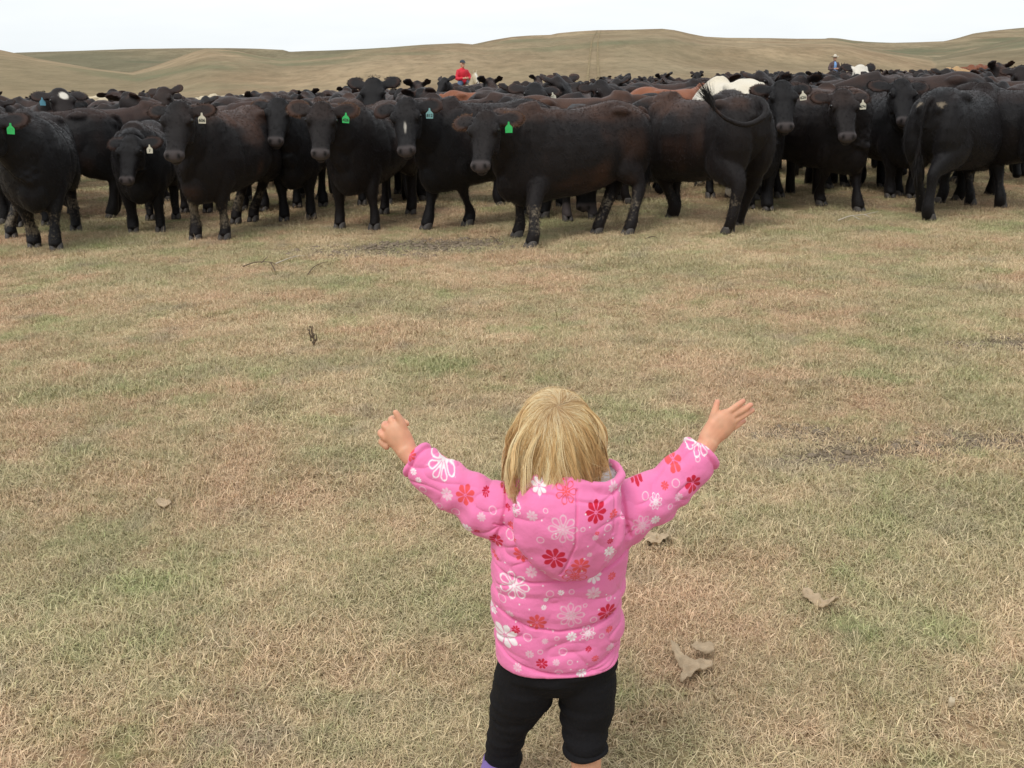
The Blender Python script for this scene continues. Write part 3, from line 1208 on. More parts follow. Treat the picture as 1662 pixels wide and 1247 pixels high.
FRONT = [
    dict(yaw=-72, anchor=(75, 404), anchor_at='F', poll_px=(-20, 196), poll_dy=-0.95, face_yaw=-92, pitch=68, coat='black', feet_px={'fr': (57, 402), 'fl': (93, 406), 'hr': (20, 386)},
         tags=[(1, 'green', '')], seed=1, mud=0.85, tintk=0.35, label='black cow cut by the left edge, green ear tag, muddy front legs'),
    dict(yaw=196, anchor=(186, 350), anchor_at='H', poll_px=(1.02, -0.25, 1.15), poll_dy=0, face_yaw=170, pitch=55, coat='black', seed=2, tintk=0.8,
         label='black cow standing side on behind the leftmost cow, its head hidden'),
    dict(yaw=-80, anchor=(240, 377), anchor_at='F', poll_px=(214, 231), poll_dy=-0.80, face_yaw=-95, pitch=72, coat='black', scale=0.88, feet_px={'fr': (218, 377), 'fl': (262, 376)},
         tags=[(1, 'white', '7')], seed=3, mud=0.4, tintk=0.4, label='smaller black cow with lowered head and a small white ear tag'),
    dict(yaw=-104, anchor=(343, 389), anchor_at='F', poll_px=(291, 178), poll_dy=-0.95, face_yaw=-92, pitch=70, coat='brown', feet_px={'fr': (320, 389), 'fl': (367, 389), 'hl': (413, 359), 'hr': (385, 362)},
         tags=[(1, 'white', '606')], seed=4, mud=0.8, tintk=1.1, label='brownish black cow facing the toddler with mud flecked front legs and white tag 606'),
    dict(yaw=-86, anchor=(484, 356), anchor_at='F', poll_px=(452, 170), poll_dy=-0.85, face_yaw=-90, pitch=64, coat='black', feet_px={'fr': (462, 358), 'fl': (506, 355)},
         tags=[], fringe='brown', seed=5, tintk=0.3, scale=0.97, label='untagged black cow with brown fringed ears, just left of the green tagged cow'),
    dict(yaw=-105, anchor=(581, 372), anchor_at='F', poll_px=(523, 178), poll_dy=-0.98, face_yaw=-90, pitch=70, coat='brown', feet_px={'fr': (553, 371), 'fl': (609, 373)},
         tags=[(1, 'green', '426')], fringe='brown', seed=6, tintk=0.9, label='black cow facing forward with brown ear rims and green tag 426'),
    dict(yaw=-143, anchor=(728, 370), anchor_at='F', poll_px=(660, 172), poll_dy=-0.75, face_yaw=-91, pitch=72, coat='black', feet_px={'fr': (695, 372), 'fl': (762, 366), },
         tags=[(1, 'teal', '812')], fringe=None, seed=7, tintk=0.3, white=('blaze',), poll_hair=140, label='black cow with a pale blaze on its face and teal tag 812'),
    dict(yaw=-153, anchor=(855, 388), anchor_at='F', poll_px=(789, 193), poll_dy=-0.62, face_yaw=-103, pitch=70, coat='brown', feet_px={'fl': (865, 402), 'hr': (972, 379), 'hl': (1022, 381)},
         tags=[(1, 'green', '')], fringe='brown', seed=8, mud=0.75, fat=1.10, scale=0.975, tintk=0.85, voxel=0.013, label='big black cow standing broadside in the centre, head turned to the toddler, green tag'),
    dict(yaw=122, anchor=(1206, 373), anchor_at='H', poll_px=(1.05, 0.15, 1.12), poll_dy=0, face_yaw=165, pitch=50, coat='brown', feet_px={'hl': (1184, 380), 'hr': (1200, 366), 'fl': (1093, 354)},
         tail_px=[(1214, 158, 9.62), (1238, 166, 9.40), (1241, 188, 9.22), (1212, 203, 9.12), (1180, 194, 9.10), (1160, 176, 9.12), (1152, 162, 9.15)], seed=9, mud=0.5, tintk=0.9,
         label='brownish black cow seen from behind, swishing its tail over its back'),
    dict(yaw=-84, anchor=(1228, 340), anchor_at='F', poll_px=(1269, 143), poll_dy=-0.85, face_yaw=-94, pitch=66, coat='black', feet_px={'fl': (1245, 341), 'fr': (1215, 338)},
         tags=[(1, 'white', '626')], fringe='dark_brown', seed=10, tintk=0.4, label='black cow peering past the swishing tail, with white tag 626'),
    dict(yaw=-64, anchor=(1361, 338), anchor_at='F', poll_px=(1367, 157), poll_dy=-0.9, face_yaw=-92, pitch=68, coat='brown', feet_px={'fr': (1330, 333), 'fl': (1391, 343)},
         tags=[(1, 'white', '674')], fringe='dark_brown', seed=11, tintk=0.9, mud=0.3, label='brownish black cow facing forward on the right, white tag 674 below its ear'),
    dict(yaw=-93, anchor=(1460, 321), anchor_at='F', poll_px=(1462, 139), poll_dy=-0.8, face_yaw=-96, pitch=64, coat='black', feet_px={'fr': (1443, 321), 'fl': (1478, 321)},
         tags=[], fringe='black', seed=12, tintk=0.2, label='untagged black cow beside the rump of the cow facing away'),
    dict(yaw=42, anchor=(1500, 352), anchor_at='H', poll_px=(1.06, -0.1, 1.12), poll_dy=0, face_yaw=45, pitch=50, coat='black', feet_px={'hr': (1506, 358), 'hl': (1494, 346), 'fl': (1573, 333), 'fr': (1622, 338)},
         seed=13, tintk=0.3, mud=0.4, rump_mud=True, label='black cow turned away showing its rump with two tan smears'),
    dict(yaw=120, anchor=(1705, 345), anchor_at='H', poll_px=(1.05, 0.0, 1.12), poll_dy=0, face_yaw=120, pitch=50, coat='black', seed=14, tintk=0.3,
         label='black cow cut by the right edge of the picture'),
]
for _c in FRONT:
    front_cow(**_c)


# ------------------------------------------------------------------ the second row, placed one by one
PLACED = [(o.location.x, o.location.y, o.rotation_euler.z) for o in bpy.data.objects if o.name.startswith('cow') and o.parent is None]


def row_cow(px, Y, yaw, poll, dy, face, pitch, coat, label, scale=1.0, seed=30, voxel=0.02, tags=(), fringe=None, poll_hair=0, group='cattle close behind the front row', switch=False, **kw):
    """px: column of the body centre at distance Y; poll: pixel of the crown, or local point"""
    g = P(px, 160, Y)
    yw = rad(yaw)
    loc = Vector((g.x, Y, 0))
    if poll is None:
        pl = np.array((1.04, 0.0, 1.15))
    elif len(poll) == 3:
        pl = np.array(poll)
    else:
        pl = to_local(P(poll[0], poll[1], Y + dy), loc, yw, scale)
    m, info = cow_mesh('cow', pl, rad(face) - yw, rad(pitch), None, 'hang', voxel, seed, **kw)
    m.materials.append(COAT[coat])
    o = link('cow', m, None, None, loc, yw)
    o.scale = (scale,) * 3
    tag(o, label, 'cow', group)
    dress_cow(o, info, seed, tags, fringe, poll_hair, switch, eyes=Y < 16)
    PLACED.append((loc.x, loc.y, yw))
    d = math.hypot(pl[0] - 0.55, pl[1]), pl[2]
    print('row', label[:36], 'poll', [round(float(x), 2) for x in pl])
    return o


ROW = [
    dict(px=62, Y=13.6, yaw=-62, poll=(97, 153), dy=-0.75, face=-55, pitch=42, coat='black', tags=[(-1, 'blue', '')], white=('forehead',), fringe='black', label='black cow with a white forehead patch and blue tag, back left'),
    dict(px=172, Y=13.2, yaw=32, poll=(208, 158), dy=0.55, face=60, pitch=30, coat='black', tags=[(-1, 'white', '')], ear_up=0.6, label='black cow with one raised ear and a plain white tag, behind the lowered head'),
    dict(px=183, Y=19.5, yaw=88, poll=(183, 151), dy=0.95, face=88, pitch=40, coat='black', label='black cow facing away far behind the white tagged raised ear'),
    dict(px=265, Y=16.8, yaw=-88, poll=(266, 149), dy=-0.9, face=-88, pitch=50, coat='brown', ear_up=0.4, tintk=1.3, label='brownish cow with upright ears above the back of the brownish cow tagged 606'),
    dict(px=372, Y=29, yaw=172, poll=None, dy=0, face=172, pitch=50, coat='cream', scale=0.97, label='cream cow standing side on far back left of centre'),
    dict(px=136, Y=33, yaw=185, poll=None, dy=0, face=185, pitch=50, coat='cream', label='pale cow showing a sliver of back at far left'),
    dict(px=607, Y=12.9, yaw=-90, poll=(606, 137), dy=-0.75, face=-90, pitch=52, coat='black', ear_up=0.35, poll_hair=200, fringe='black', label='alert black cow with shaggy crown raising its head behind the cow tagged 426'),
    dict(px=690, Y=13.4, yaw=82, poll=(684, 152), dy=0.9, face=70, pitch=30, coat='black', ear_up=1.1, label='black cow facing away with both ears pricked, behind the teal tagged cow'),
    dict(px=782, Y=19.5, yaw=14, poll=None, dy=0, face=10, pitch=50, coat='red', label='red brown cow side on in front of the rider in red'),
    dict(px=868, Y=13.9, yaw=-91, poll=(868, 144), dy=-0.8, face=-90, pitch=40, coat='black', tags=[(1, 'white', '')], fringe='dark_brown', label='black cow with white tag looking over the centre cow'),
    dict(px=915, Y=17.6, yaw=-75, poll=(915, 131), dy=-0.85, face=-80, pitch=40, coat='brown', ear_up=0.9, label='brownish cow with curved upright ears, behind the tagged cow over the centre cow'),
    dict(px=940, Y=11.9, yaw=8, poll=None, dy=0, face=5, pitch=55, coat='brown', tintk=1.4, label='reddish black cow side on right behind the big centre cow'),
    dict(px=975, Y=14.3, yaw=-70, poll=(975, 139), dy=-0.8, face=-60, pitch=45, coat='black', tags=[(1, 'white', '')], fringe='dark_brown', poll_hair=160, label='black cow with tufted crown above the back of the centre cow'),
    dict(px=1098, Y=14.6, yaw=25, poll=(0.95, 0.1, 1.0), dy=0, face=30, pitch=60, coat='red', scale=1.02, label='red cow with a long bright back, left of the white rump'),
    dict(px=1085, Y=19.5, yaw=4, poll=None, dy=0, face=0, pitch=50, coat='black', scale=1.05, label='black cow side on beyond the red cow with a long back'),
    dict(px=1172, Y=16.3, yaw=92, poll=(1174, 130), dy=0.95, face=92, pitch=25, coat='black', ear_up=1.4, label='black cow with horn like upright ears behind the white rump'),
    dict(px=1186, Y=12.9, yaw=96, poll=(1.02, 0.0, 1.0), dy=0, face=6, pitch=60, coat='white', scale=1.10, label='cream white cow with its rump rising behind the swishing tail'),
    dict(px=1236, Y=15.2, yaw=-115, poll=(1233, 124), dy=-0.8, face=-35, pitch=35, coat='black', ear_up=0.7, label='black cow looking right between the white rump and white tag 626'),
    dict(px=1300, Y=14.9, yaw=86, poll=(1299, 126), dy=0.9, face=86, pitch=55, coat='black', fringe='black', label='black cow with head turned away above white tag 626'),
    dict(px=1330, Y=12.9, yaw=62, poll=(1.0, 0.0, 1.05), dy=0, face=60, pitch=55, coat='brown', tintk=1.1, label='grey brown backed cow right behind the cow tagged 674'),
    dict(px=1395, Y=19.5, yaw=-90, poll=(1396, 112), dy=-0.9, face=-90, pitch=52, coat='black', ear_up=0.5, white=('face',), label='white faced black cow below the rider in blue'),
    dict(px=1480, Y=13.2, yaw=168, poll=(1.05, 0.0, 1.05), dy=0, face=165, pitch=55, coat='black', scale=1.10, label='large black cow side on behind the cow with tan smears'),
    dict(px=1552, Y=31.0, yaw=-80, poll=(1553, 112), dy=-0.9, face=-80, pitch=40, coat='tan', scale=1.0, label='tan cow with a pale head at the far right of the herd'),
    dict(px=1577, Y=33.0, yaw=-95, poll=(1576, 109), dy=-0.9, face=-95, pitch=40, coat='red', label='red cow just right of the tan cow, far back'),
    dict(px=1594, Y=34.5, yaw=-85, poll=(1591, 108), dy=-0.9, face=-85, pitch=40, coat='red', label='red cow second right of the tan cow, far back'),
    dict(px=1640, Y=17.5, yaw=-95, poll=(1656, 115), dy=-0.9, face=-92, pitch=50, coat='black', label='black cow raising its head at the right edge behind the herd'),
    dict(px=915, Y=11.0, yaw=-74, poll=(946, 268), dy=-0.35, face=-88, pitch=74, coat='black', scale=0.92, label='black cow with lowered head seen under the centre cow'),
    dict(px=40, Y=11.7, yaw=-80, poll=None, dy=0, face=-80, pitch=55, coat='black', scale=0.95, label='black cow hidden behind the leftmost cow, only legs and back showing'),
    dict(px=440, Y=12.6, yaw=-115, poll=(494, 172), dy=-0.5, face=-80, pitch=60, coat='black', fringe='brown', label='black cow whose brown rimmed ear shows behind the cow tagged 426'),
    dict(px=745, Y=12.3, yaw=-20, poll=(822, 168), dy=-0.4, face=-45, pitch=50, coat='black', fringe='black', label='black cow whose back and ear show behind the centre cow head'),
    dict(px=1225, Y=12.6, yaw=-100, poll=None, dy=0, face=-100, pitch=60, coat='black', scale=0.95, label='black cow whose legs show between the swishing tail cow and the cow tagged 626'),
    dict(px=1560, Y=12.3, yaw=95, poll=None, dy=0, face=95, pitch=50, coat='black', scale=0.95, label='black cow whose legs show beyond the cow turned away'),
    dict(px=330, Y=12.6, yaw=-100, poll=(1.04, 0.0, 1.05), dy=0, face=-100, pitch=60, coat='brown', scale=0.96, label='brownish cow directly behind the cow tagged 606'),
    dict(px=1430, Y=12.4, yaw=-60, poll=(1.0, 0.0, 1.0), dy=0, face=-60, pitch=60, coat='black', scale=0.93, label='black cow whose legs show between the cow tagged 674 and the untagged cow'),
]
for _i, _c in enumerate(ROW):
    row_cow(seed=30 + _i, **_c)

# ------------------------------------------------------------------ the rest of the herd: copies of six built cows
VAR = []
for _i, (pl, fy, pt, eu) in enumerate([((1.02, 0, 1.36), 0, 48, 0.3), ((1.00, 0.24, 1.32), 38, 46, 0.6), ((1.00, -0.24, 1.33), -38, 50, 0.35), ((1.05, 0.0, 1.02), 0, 60, 0.0), ((1.00, 0.14, 1.42), 18, 42, 0.9), ((1.02, -0.12, 1.22), -22, 55, 0.15)]):
    m, info = cow_mesh('cow', pl, rad(fy), rad(pt), None, 'hang', 0.030, 90 + _i, ear_up=eu, tintk=0.8)
    m.materials.append(COAT['black'])
    VAR.append(m)
HERD = random.Random(12)
RIDERS = [(P(750, 128, 33.0).x, 33.0), (P(1353, 111, 45.0).x, 45.0)]
MARKS = [(15, 'leftmost cow with the green tag'), (110, 'white forehead patch'), (215, 'raised ear with a plain white tag'), (295, 'brownish cow with a white tag'), (372, 'side on cream cow'), (452, 'untagged cow with brown ear rims'),
         (523, 'brown eared cow with a green tag'), (607, 'alert shaggy crowned cow'), (680, 'cow with pricked ears'), (750, 'rider in red'), (790, 'head of the big centre cow'), (868, 'white tag over the centre cow'),
         (930, 'rump of the centre cow'), (1040, 'red cow with the long back'), (1110, 'far black side on cow'), (1185, 'cream white rump'), (1240, 'cow looking right'), (1300, 'head turned away by tag 626'),
         (1353, 'rider in blue'), (1396, 'white faced cow'), (1460, 'untagged cow by the tan smears'), (1515, 'rump with tan smears'), (1580, 'tan and red cattle'), (1650, 'head raised at the right edge')]
FILL = []


def clash(x, Y, ax_, ay_, a, b, yw):
    ex, ey = abs(math.cos(yw)), abs(math.sin(yw))
    bx, by = 0.86 * ey + 1.62 * ex, 1.65 * ey + 0.86 * ex
    dx, dy = abs(x - a), abs(Y - b)
    return (dx / ((ax_ + bx) / 2)) ** 2 + (dy / ((ay_ + by) / 2)) ** 2 < 0.86


tries = 0
while tries < 20000 and len(FILL) < 248:
    tries += 1
    t = HERD.random()
    Y = 11.0 + 45 * t ** 1.6
    u = HERD.uniform(-0.60, 0.60)
    ymax = 27 + 30 * float(sstep(-0.15, 0.42, u))
    if Y > ymax:
        continue
    x = u * Y
    if any(abs(x - a) < 1.3 and abs(Y - b) < 2.6 for a, b in RIDERS):
        continue
    yaw = HERD.choice([-90, -90, -90, -90, 90, 90, 180, 0, -125, -55]) + HERD.uniform(-22, 22)
    ex, ey = abs(math.cos(rad(yaw))), abs(math.sin(rad(yaw)))
    ax_, ay_ = 0.98 * ey + 1.75 * ex, 1.80 * ey + 0.98 * ex
    ax_, ay_ = ax_ * (1 + .014 * (Y - 13)), ay_ * (1 + .014 * (Y - 13))
    if any(clash(x, Y, ax_, ay_, *q) for q in PLACED):
        continue
    PLACED.append((x, Y, rad(yaw)))
    d = R3.transposed() @ Vector((x, Y, 1.3 - CAM_H))
    FILL.append((Y, x, yaw, 831 - F_PX * d.x / d.z))
FILL.sort()
COUNT = {}
ORD = ['nearest', 'second', 'third', 'fourth', 'fifth', 'sixth', 'seventh', 'eighth', 'ninth', 'tenth', 'eleventh', 'twelfth', 'thirteenth', 'fourteenth', 'fifteenth', 'sixteenth', 'seventeenth', 'eighteenth', 'nineteenth', 'twentieth', 'next', 'farther', 'farthest']
for Y, x, yaw, px in FILL:
    coat = HERD.choices(['black', 'brown'], [0.70, 0.30])[0]
    o = bpy.data.objects.new('cow', HERD.choice(VAR))
    o.location = (x, Y, float(zg(x, Y)[0]))
    o.rotation_euler = (0, 0, rad(yaw))
    s = HERD.uniform(0.93, 1.04)
    o.scale = (s, s, s * HERD.uniform(0.97, 1.03))
    COL.objects.link(o)
    o.material_slots[0].link = 'OBJECT'
    o.material_slots[0].material = COAT[coat]
    a = yaw % 360
    way = 'facing right' if a < 40 or a > 320 else 'facing away' if a < 140 else 'facing left' if a < 220 else 'facing forward'
    mark = min(MARKS, key=lambda q: abs(q[0] - px))[1]
    cn = 'black' if coat == 'black' else 'dark brown'
    key = (cn, way, mark)
    k = COUNT[key] = COUNT.get(key, 0) + 1
    rank = '' if k == 1 else '%s back ' % ORD[min(k - 1, 22)]
    tag(o, '%s cow %s, %sbehind the %s' % (cn, way, rank, mark), 'cow', 'cattle packed deep in the herd')
print('filled', len(FILL), tries)

# ================================================================== riders on horseback
def horse_mesh(name, seed):
    S = Sh()
    top = catmull(np.array([(-.78, 1.22), (-.70, 1.36), (-.52, 1.43), (-.25, 1.38), (0.05, 1.36), (.32, 1.42), (.50, 1.42), (.64, 1.30), (.74, 1.12)]), 5)
    bot = catmull(np.array([(-.78, 1.02), (-.70, .93), (-.52, .88), (-.25, .80), (.05, .76), (.32, .76), (.50, .80), (.64, .88), (.74, 1.0)]), 5)
    hw = catmull(np.array([(-.78, .10), (-.70, .19), (-.52, .25), (-.25, .27), (.05, .28), (.32, .25), (.50, .20), (.64, .15), (.74, .08)]), 5)
    th = np.linspace(0, 2 * np.pi, 22, endpoint=False)
    rings = []
    for x in np.linspace(-.78, .74, 26):
        zt, zb, w = (np.interp(x, q[:, 0], q[:, 1]) for q in (top, bot, hw))
        zc = (zt + zb) / 2
        rings.append(np.stack([np.full(22, x), w * np.cos(th), zc + (zt - zb) / 2 * np.sin(th)], 1))
    S.add(*rings_shell(rings))
    S.add(*tube([(.48, 0, 1.16), (.68, 0, 1.36), (.86, 0, 1.58), (.95, 0, 1.70)], [(.13, .24), (.105, .19), (.085, .145), (.075, .11)], ns=14, k=4))
    H = head_frame(0, rad(52))
    o = np.array([.95, 0, 1.76])
    pts = [o + H @ np.array(q) for q in ((-.04, 0, -.06), (.06, 0, -.06), (.18, 0, -.075), (.32, 0, -.06), (.46, 0, -.05), (.54, 0, -.05))]
    S.add(*tube(pts, [(.075, .09), (.10, .125), (.092, .13), (.062, .085), (.060, .068), (.045, .050)], ns=14, k=4))
    for s in (-1, 1):
        e = o + H @ np.array([-.02, s * .055, .02])
        S.add(*tube([e, e + np.array([0, s * .01, .07]), e + np.array([.005, s * .012, .14])], [(.030, .022), (.032, .018), (.010, .008)], up=(1, 0, 0), ns=8, k=3))
        S.add(*ellipsoid((-.50, s * .13, 1.12), (.22, .14, .28)))
        for kd, bx in (('f', .42), ('h', -.56)):
            if kd == 'f':
                p = [(bx - .03, s * .14, 1.05), (bx, s * .15, .82), (bx + .02, s * .14, .50), (bx + .01, s * .14, .28), (bx, s * .14, .10), (bx + .03, s * .14, .03)]
                r = [.11, .09, .055, .038, .048, .06]
            else:
                p = [(bx + .05, s * .14, 1.05), (bx + .06, s * .16, .82), (bx - .12, s * .14, .55), (bx - .08, s * .14, .30), (bx - .06, s * .14, .10), (bx - .03, s * .14, .03)]
                r = [.16, .12, .058, .040, .048, .06]
            S.add(*tube(p, [(q, q) for q in r], up=(1, 0, 0), ns=10, k=4))
    m = remesh(S, name, 0.024, 3)
    co = get_co(m)
    loc = (co - o) @ H
    inh = (loc[:, 0] > -.02) & (np.abs(loc[:, 1]) < .12) & (loc[:, 0] < .62) & (loc[:, 2] > -.2) & (loc[:, 2] < .1)
    set_col(m, 'm', np.stack([np.clip(vnoise(co, 4, seed), 0, 1) * .5, (loc[:, 0] > .50) * inh * .7, np.zeros(len(co)), np.zeros(len(co))], 1))
    set_f(m, 'w', inh * (np.abs(loc[:, 1]) < .035) * (loc[:, 2] > -.05) * 1.0)
    return m


SKIN = plain('skin', (0.60, 0.335, 0.225), 0.5, 0.35, 0.06, 40)


def rider(Y, px, yaw, scale, horse_coat, horse_label, label, jacket_mat, trouser_mat, hat, hat_mat, vest=None, seed=1, mane_col='cream'):
    x = P(px, 128, Y).x
    yw = rad(yaw)
    loc = Vector((x, Y, float(zg(x, Y)[0])))
    hm = horse_mesh('horse', seed)
    hm.materials.append(COAT[horse_coat])
    h = link('horse', hm, None, None, loc, yw)
    h.scale = (scale,) * 3
    tag(h, horse_label, 'horse')
    r = np.random.default_rng(seed)
    n = 260
    t = r.uniform(0, 1, n)
    roots = np.outer(1 - t, (.50, 0, 1.44)) + np.outer(t, (.93, 0, 1.80)) + r.normal(0, .012, (n, 3))
    dirs = np.stack([-.25 + r.normal(0, .1, n), r.choice([-1, 1], n) * .5, np.full(n, -.4)], 1)
    link('mane', strands('mane', roots, dirs, r.uniform(.10, .22, n), .014, .2, seed, seg=3, droop=.25), MANE[mane_col], h)
    n = 160
    roots = np.array([-.76, 0, 1.27]) + r.normal(0, .018, (n, 3))
    link('tail', strands('tail', roots, np.tile((-.6, 0, -.4), (n, 1)), r.uniform(.6, .85, n), .016, .12, seed + 1, seg=5, droop=.45), MANE[mane_col], h)
    # saddle
    S = Sh()
    S.add(*ellipsoid((-.03, 0, 1.38), (.30, .24, .06)))
    S.add(*ellipsoid((-.27, 0, 1.45), (.06, .18, .07)))
    S.add(*tube([(.17, 0, 1.40), (.20, 0, 1.47), (.21, 0, 1.52)], [.04, .025, .03], up=(1, 0, 0), ns=10))
    for s in (-1, 1):
        S.add(*tube([(-.02, s * .20, 1.38), (0, s * .29, 1.20), (0, s * .30, 1.00)], [(.16, .02), (.15, .02), (.12, .02)], up=(0, 1, 0), ns=10))
    link('saddle', remesh(S, 'saddle', 0.02, 2), SADDLE, h)
    S = Sh()
    for s in (-1, 1):
        S.add(*tube([(1.22, s * .06, 1.42), (1.0, s * .10, 1.40), (.6, s * .10, 1.42), (.30, s * .03, 1.62)], [.008] * 4, ns=6))
    S.add(*tube([(1.16, -.07, 1.46), (1.19, 0, 1.53), (1.16, .07, 1.46)], [.010] * 3, up=(1, 0, 0), ns=6))
    link('bridle', S.mesh('bridle'), SADDLE, h)
    # the person, origin at the seat
    B = Sh()
    seat = np.array([-.04, 0, 1.47])
    def q(*a):
        return [seat + np.array(p) for p in a]
    B.add(*tube(q((0, 0, 0), (-.01, 0, .16), (.0, 0, .34), (-.01, 0, .44), (0, 0, .50), (.01, 0, .56)), [(.15, .11), (.14, .10), (.17, .115), (.14, .09), (.055, .06), (.052, .058)], up=(1, 0, 0), ns=14))
    hc = seat + np.array([.02, 0, .655])
    B.add(*ellipsoid(hc, (.095, .078, .118)))
    B.add(*ellipsoid(hc + np.array([.095, 0, -.01]), (.022, .014, .022)))
    B.add(*ellipsoid(hc + np.array([.055, 0, -.075]), (.045, .045, .05)))
    for s in (-1, 1):
        B.add(*ellipsoid(hc + np.array([-.005, s * .080, -.005]), (.018, .012, .030)))
        B.add(*tube(q((0, s * .15, .41), (.05, s * .25, .17), (.27, s * .07, .17)), [.052, .042, .030], ns=10))
        hd = seat + np.array([.31, s * .045, .175])
        B.add(*ellipsoid(hd, (.05, .028, .036)))
        for k in range(4):
            a = hd + np.array([.03, s * (-.005), .025 - .017 * k])
            B.add(*tube([a, a + np.array([.03, -s * .015, 0]), a + np.array([.012, -s * .04, 0])], [.010, .009, .008], ns=6, k=2))
        B.add(*tube([hd + np.array([0, 0, .03]), hd + np.array([.03, -s * .01, .055])], [.011, .009], ns=6, k=1))
        B.add(*tube(q((0, s * .09, .02), (.25, s * .27, -.08), (.22, s * .31, -.34), (.20, s * .32, -.52)), [.09, .068, .055, .04], ns=10))
        B.add(*tube(q((.18, s * .32, -.55), (.28, s * .33, -.57), (.36, s * .335, -.575)), [(.04, .04), (.045, .035), (.03, .02)], ns=10))
    pm = remesh(B, 'person', 0.011, 2)
    pm.materials.append(SKIN)
    p = link('person', pm, None, None, loc, yw)
    p.scale = (scale,) * 3
    tag(p, label, 'person')
    J = Sh()
    J.add(*tube(q((0, 0, .02), (-.01, 0, .16), (0, 0, .34), (-.01, 0, .45), (0, 0, .505)), [(.185, .145), (.175, .135), (.205, .15), (.165, .115), (.075, .08)], up=(1, 0, 0), ns=16))
    for s in (-1, 1):
        J.add(*tube(q((0, s * .14, .42), (.05, s * .26, .17), (.22, s * .11, .17)), [.085, .068, .050], ns=12))
    jm = remesh(J, 'jacket', 0.013, 2)
    c = get_co(jm)
    set_co(jm, c + get_no(jm) * (vnoise(c, 14, seed) * .008)[:, None])
    j = link('jacket', jm, jacket_mat, p)
    if vest:
        V = Sh()
        V.add(*tube(q((0.06, 0, .03), (.05, 0, .16), (.06, 0, .34), (.03, 0, .47)), [(.10, .11), (.095, .105), (.09, .12), (.05, .085)], up=(1, 0, 0), ns=12))
        link('shirt', remesh(V, 'shirt', 0.013, 2), vest, p)
    T = Sh()
    for s in (-1, 1):
        T.add(*tube(q((0, s * .08, .03), (.25, s * .275, -.075), (.22, s * .312, -.34), (.20, s * .32, -.50)), [.118, .088, .074, .068], ns=12))
    link('jeans', remesh(T, 'jeans', 0.014, 2), trouser_mat, p)
    for s in (-1, 1):
        K = Sh()
        K.add(*tube(q((.20, s * .32, -.44), (.19, s * .322, -.55)), [.062, .055], ns=10, k=2))
        K.add(*tube(q((.15, s * .32, -.56), (.27, s * .33, -.58), (.38, s * .335, -.585)), [(.048, .045), (.052, .04), (.034, .024)], ns=10))
        link('boot', remesh(K, 'boot', 0.012, 2), SADDLE, p)
    hp = hc + np.array([-.005, 0, .055])
    K = Sh()
    if hat == 'cap':
        v, f = ellipsoid(hp, (.112, .094, .085))
        v[:, 2] = np.maximum(v[:, 2], hp[2] - .01)
        K.add(v, f)
        K.add(*tube([hp + np.array([.06, 0, .0]), hp + np.array([.13, 0, -.004]), hp + np.array([.175, 0, -.018])], [(.078, .008), (.074, .008), (.045, .007)], ns=12))
        link('cap', remesh(K, 'cap', 0.008, 2), hat_mat, p)
    else:
        K.add(*tube([hp + np.array([0, 0, -.02]), hp + np.array([0, 0, .05]), hp + np.array([0, 0, .095])], [(.088, .108), (.082, .10), (.062, .078)], up=(1, 0, 0), ns=14))
        th = np.linspace(0, 2 * np.pi, 28, endpoint=False)
        rings = []
        for rr, z in ((.6, .012), (1.0, .0), (1.6, -.004), (2.0, .018), (2.02, .010), (1.6, -.014), (1.0, -.012), (.6, -.004)):
            rings.append(hp + np.stack([.098 * rr * np.cos(th), .088 * rr * np.sin(th), z + .035 * (rr > 1.3) * np.abs(np.sin(th)) ** 3 * (rr - 1.2)], 1))
        K.add(*rings_shell(rings))
        link('cowboy_hat', remesh(K, 'cowboy_hat', 0.008, 1), hat_mat, p)
    for s in (-1, 1):
        e = link('eye', EYE_M, None, p, tuple(hc + np.array([.082, s * .032, .018])))
        e.scale = (.5, .5, .5)
    return h, p


SADDLE = plain('saddle_leather', (0.085, 0.040, 0.020), 0.5, 0.4, 0.3, 30)
MANE = {'cream': plain('cream_mane', (0.66, 0.58, 0.44), 0.6), 'black': plain('dark_mane', (0.02, 0.016, 0.014), 0.6)}
DENIM = plain('denim', (0.085, 0.125, 0.20), 0.85, 0.2, 0.3, 60)
rider(33.0, 752, -62, 0.94, 'cream', 'cream coloured horse under the rider in the red jacket', 'man in a red jacket and dark cap on a cream horse', plain('red_jacket', (0.62, 0.025, 0.045), 0.6, 0.3, 0.15, 20), DENIM, 'cap', plain('dark_cap', (0.05, 0.06, 0.075), 0.8), None, 3)
rider(45.0, 1353, -86, 0.94, 'brown', 'dark horse with a white blaze under the rider in blue', 'rider in a light blue shirt, dark vest and pale cowboy hat', plain('dark_vest', (0.11, 0.075, 0.075), 0.8), DENIM, 'hat', plain('pale_felt', (0.62, 0.56, 0.46), 0.8), plain('light_blue_shirt', (0.22, 0.40, 0.72), 0.8), 4, 'black')

# ================================================================== the toddler
GY = 1.68                                   # distance of her mid plane


def zpx(px, py, Y):
    return P(px, py, Y).z


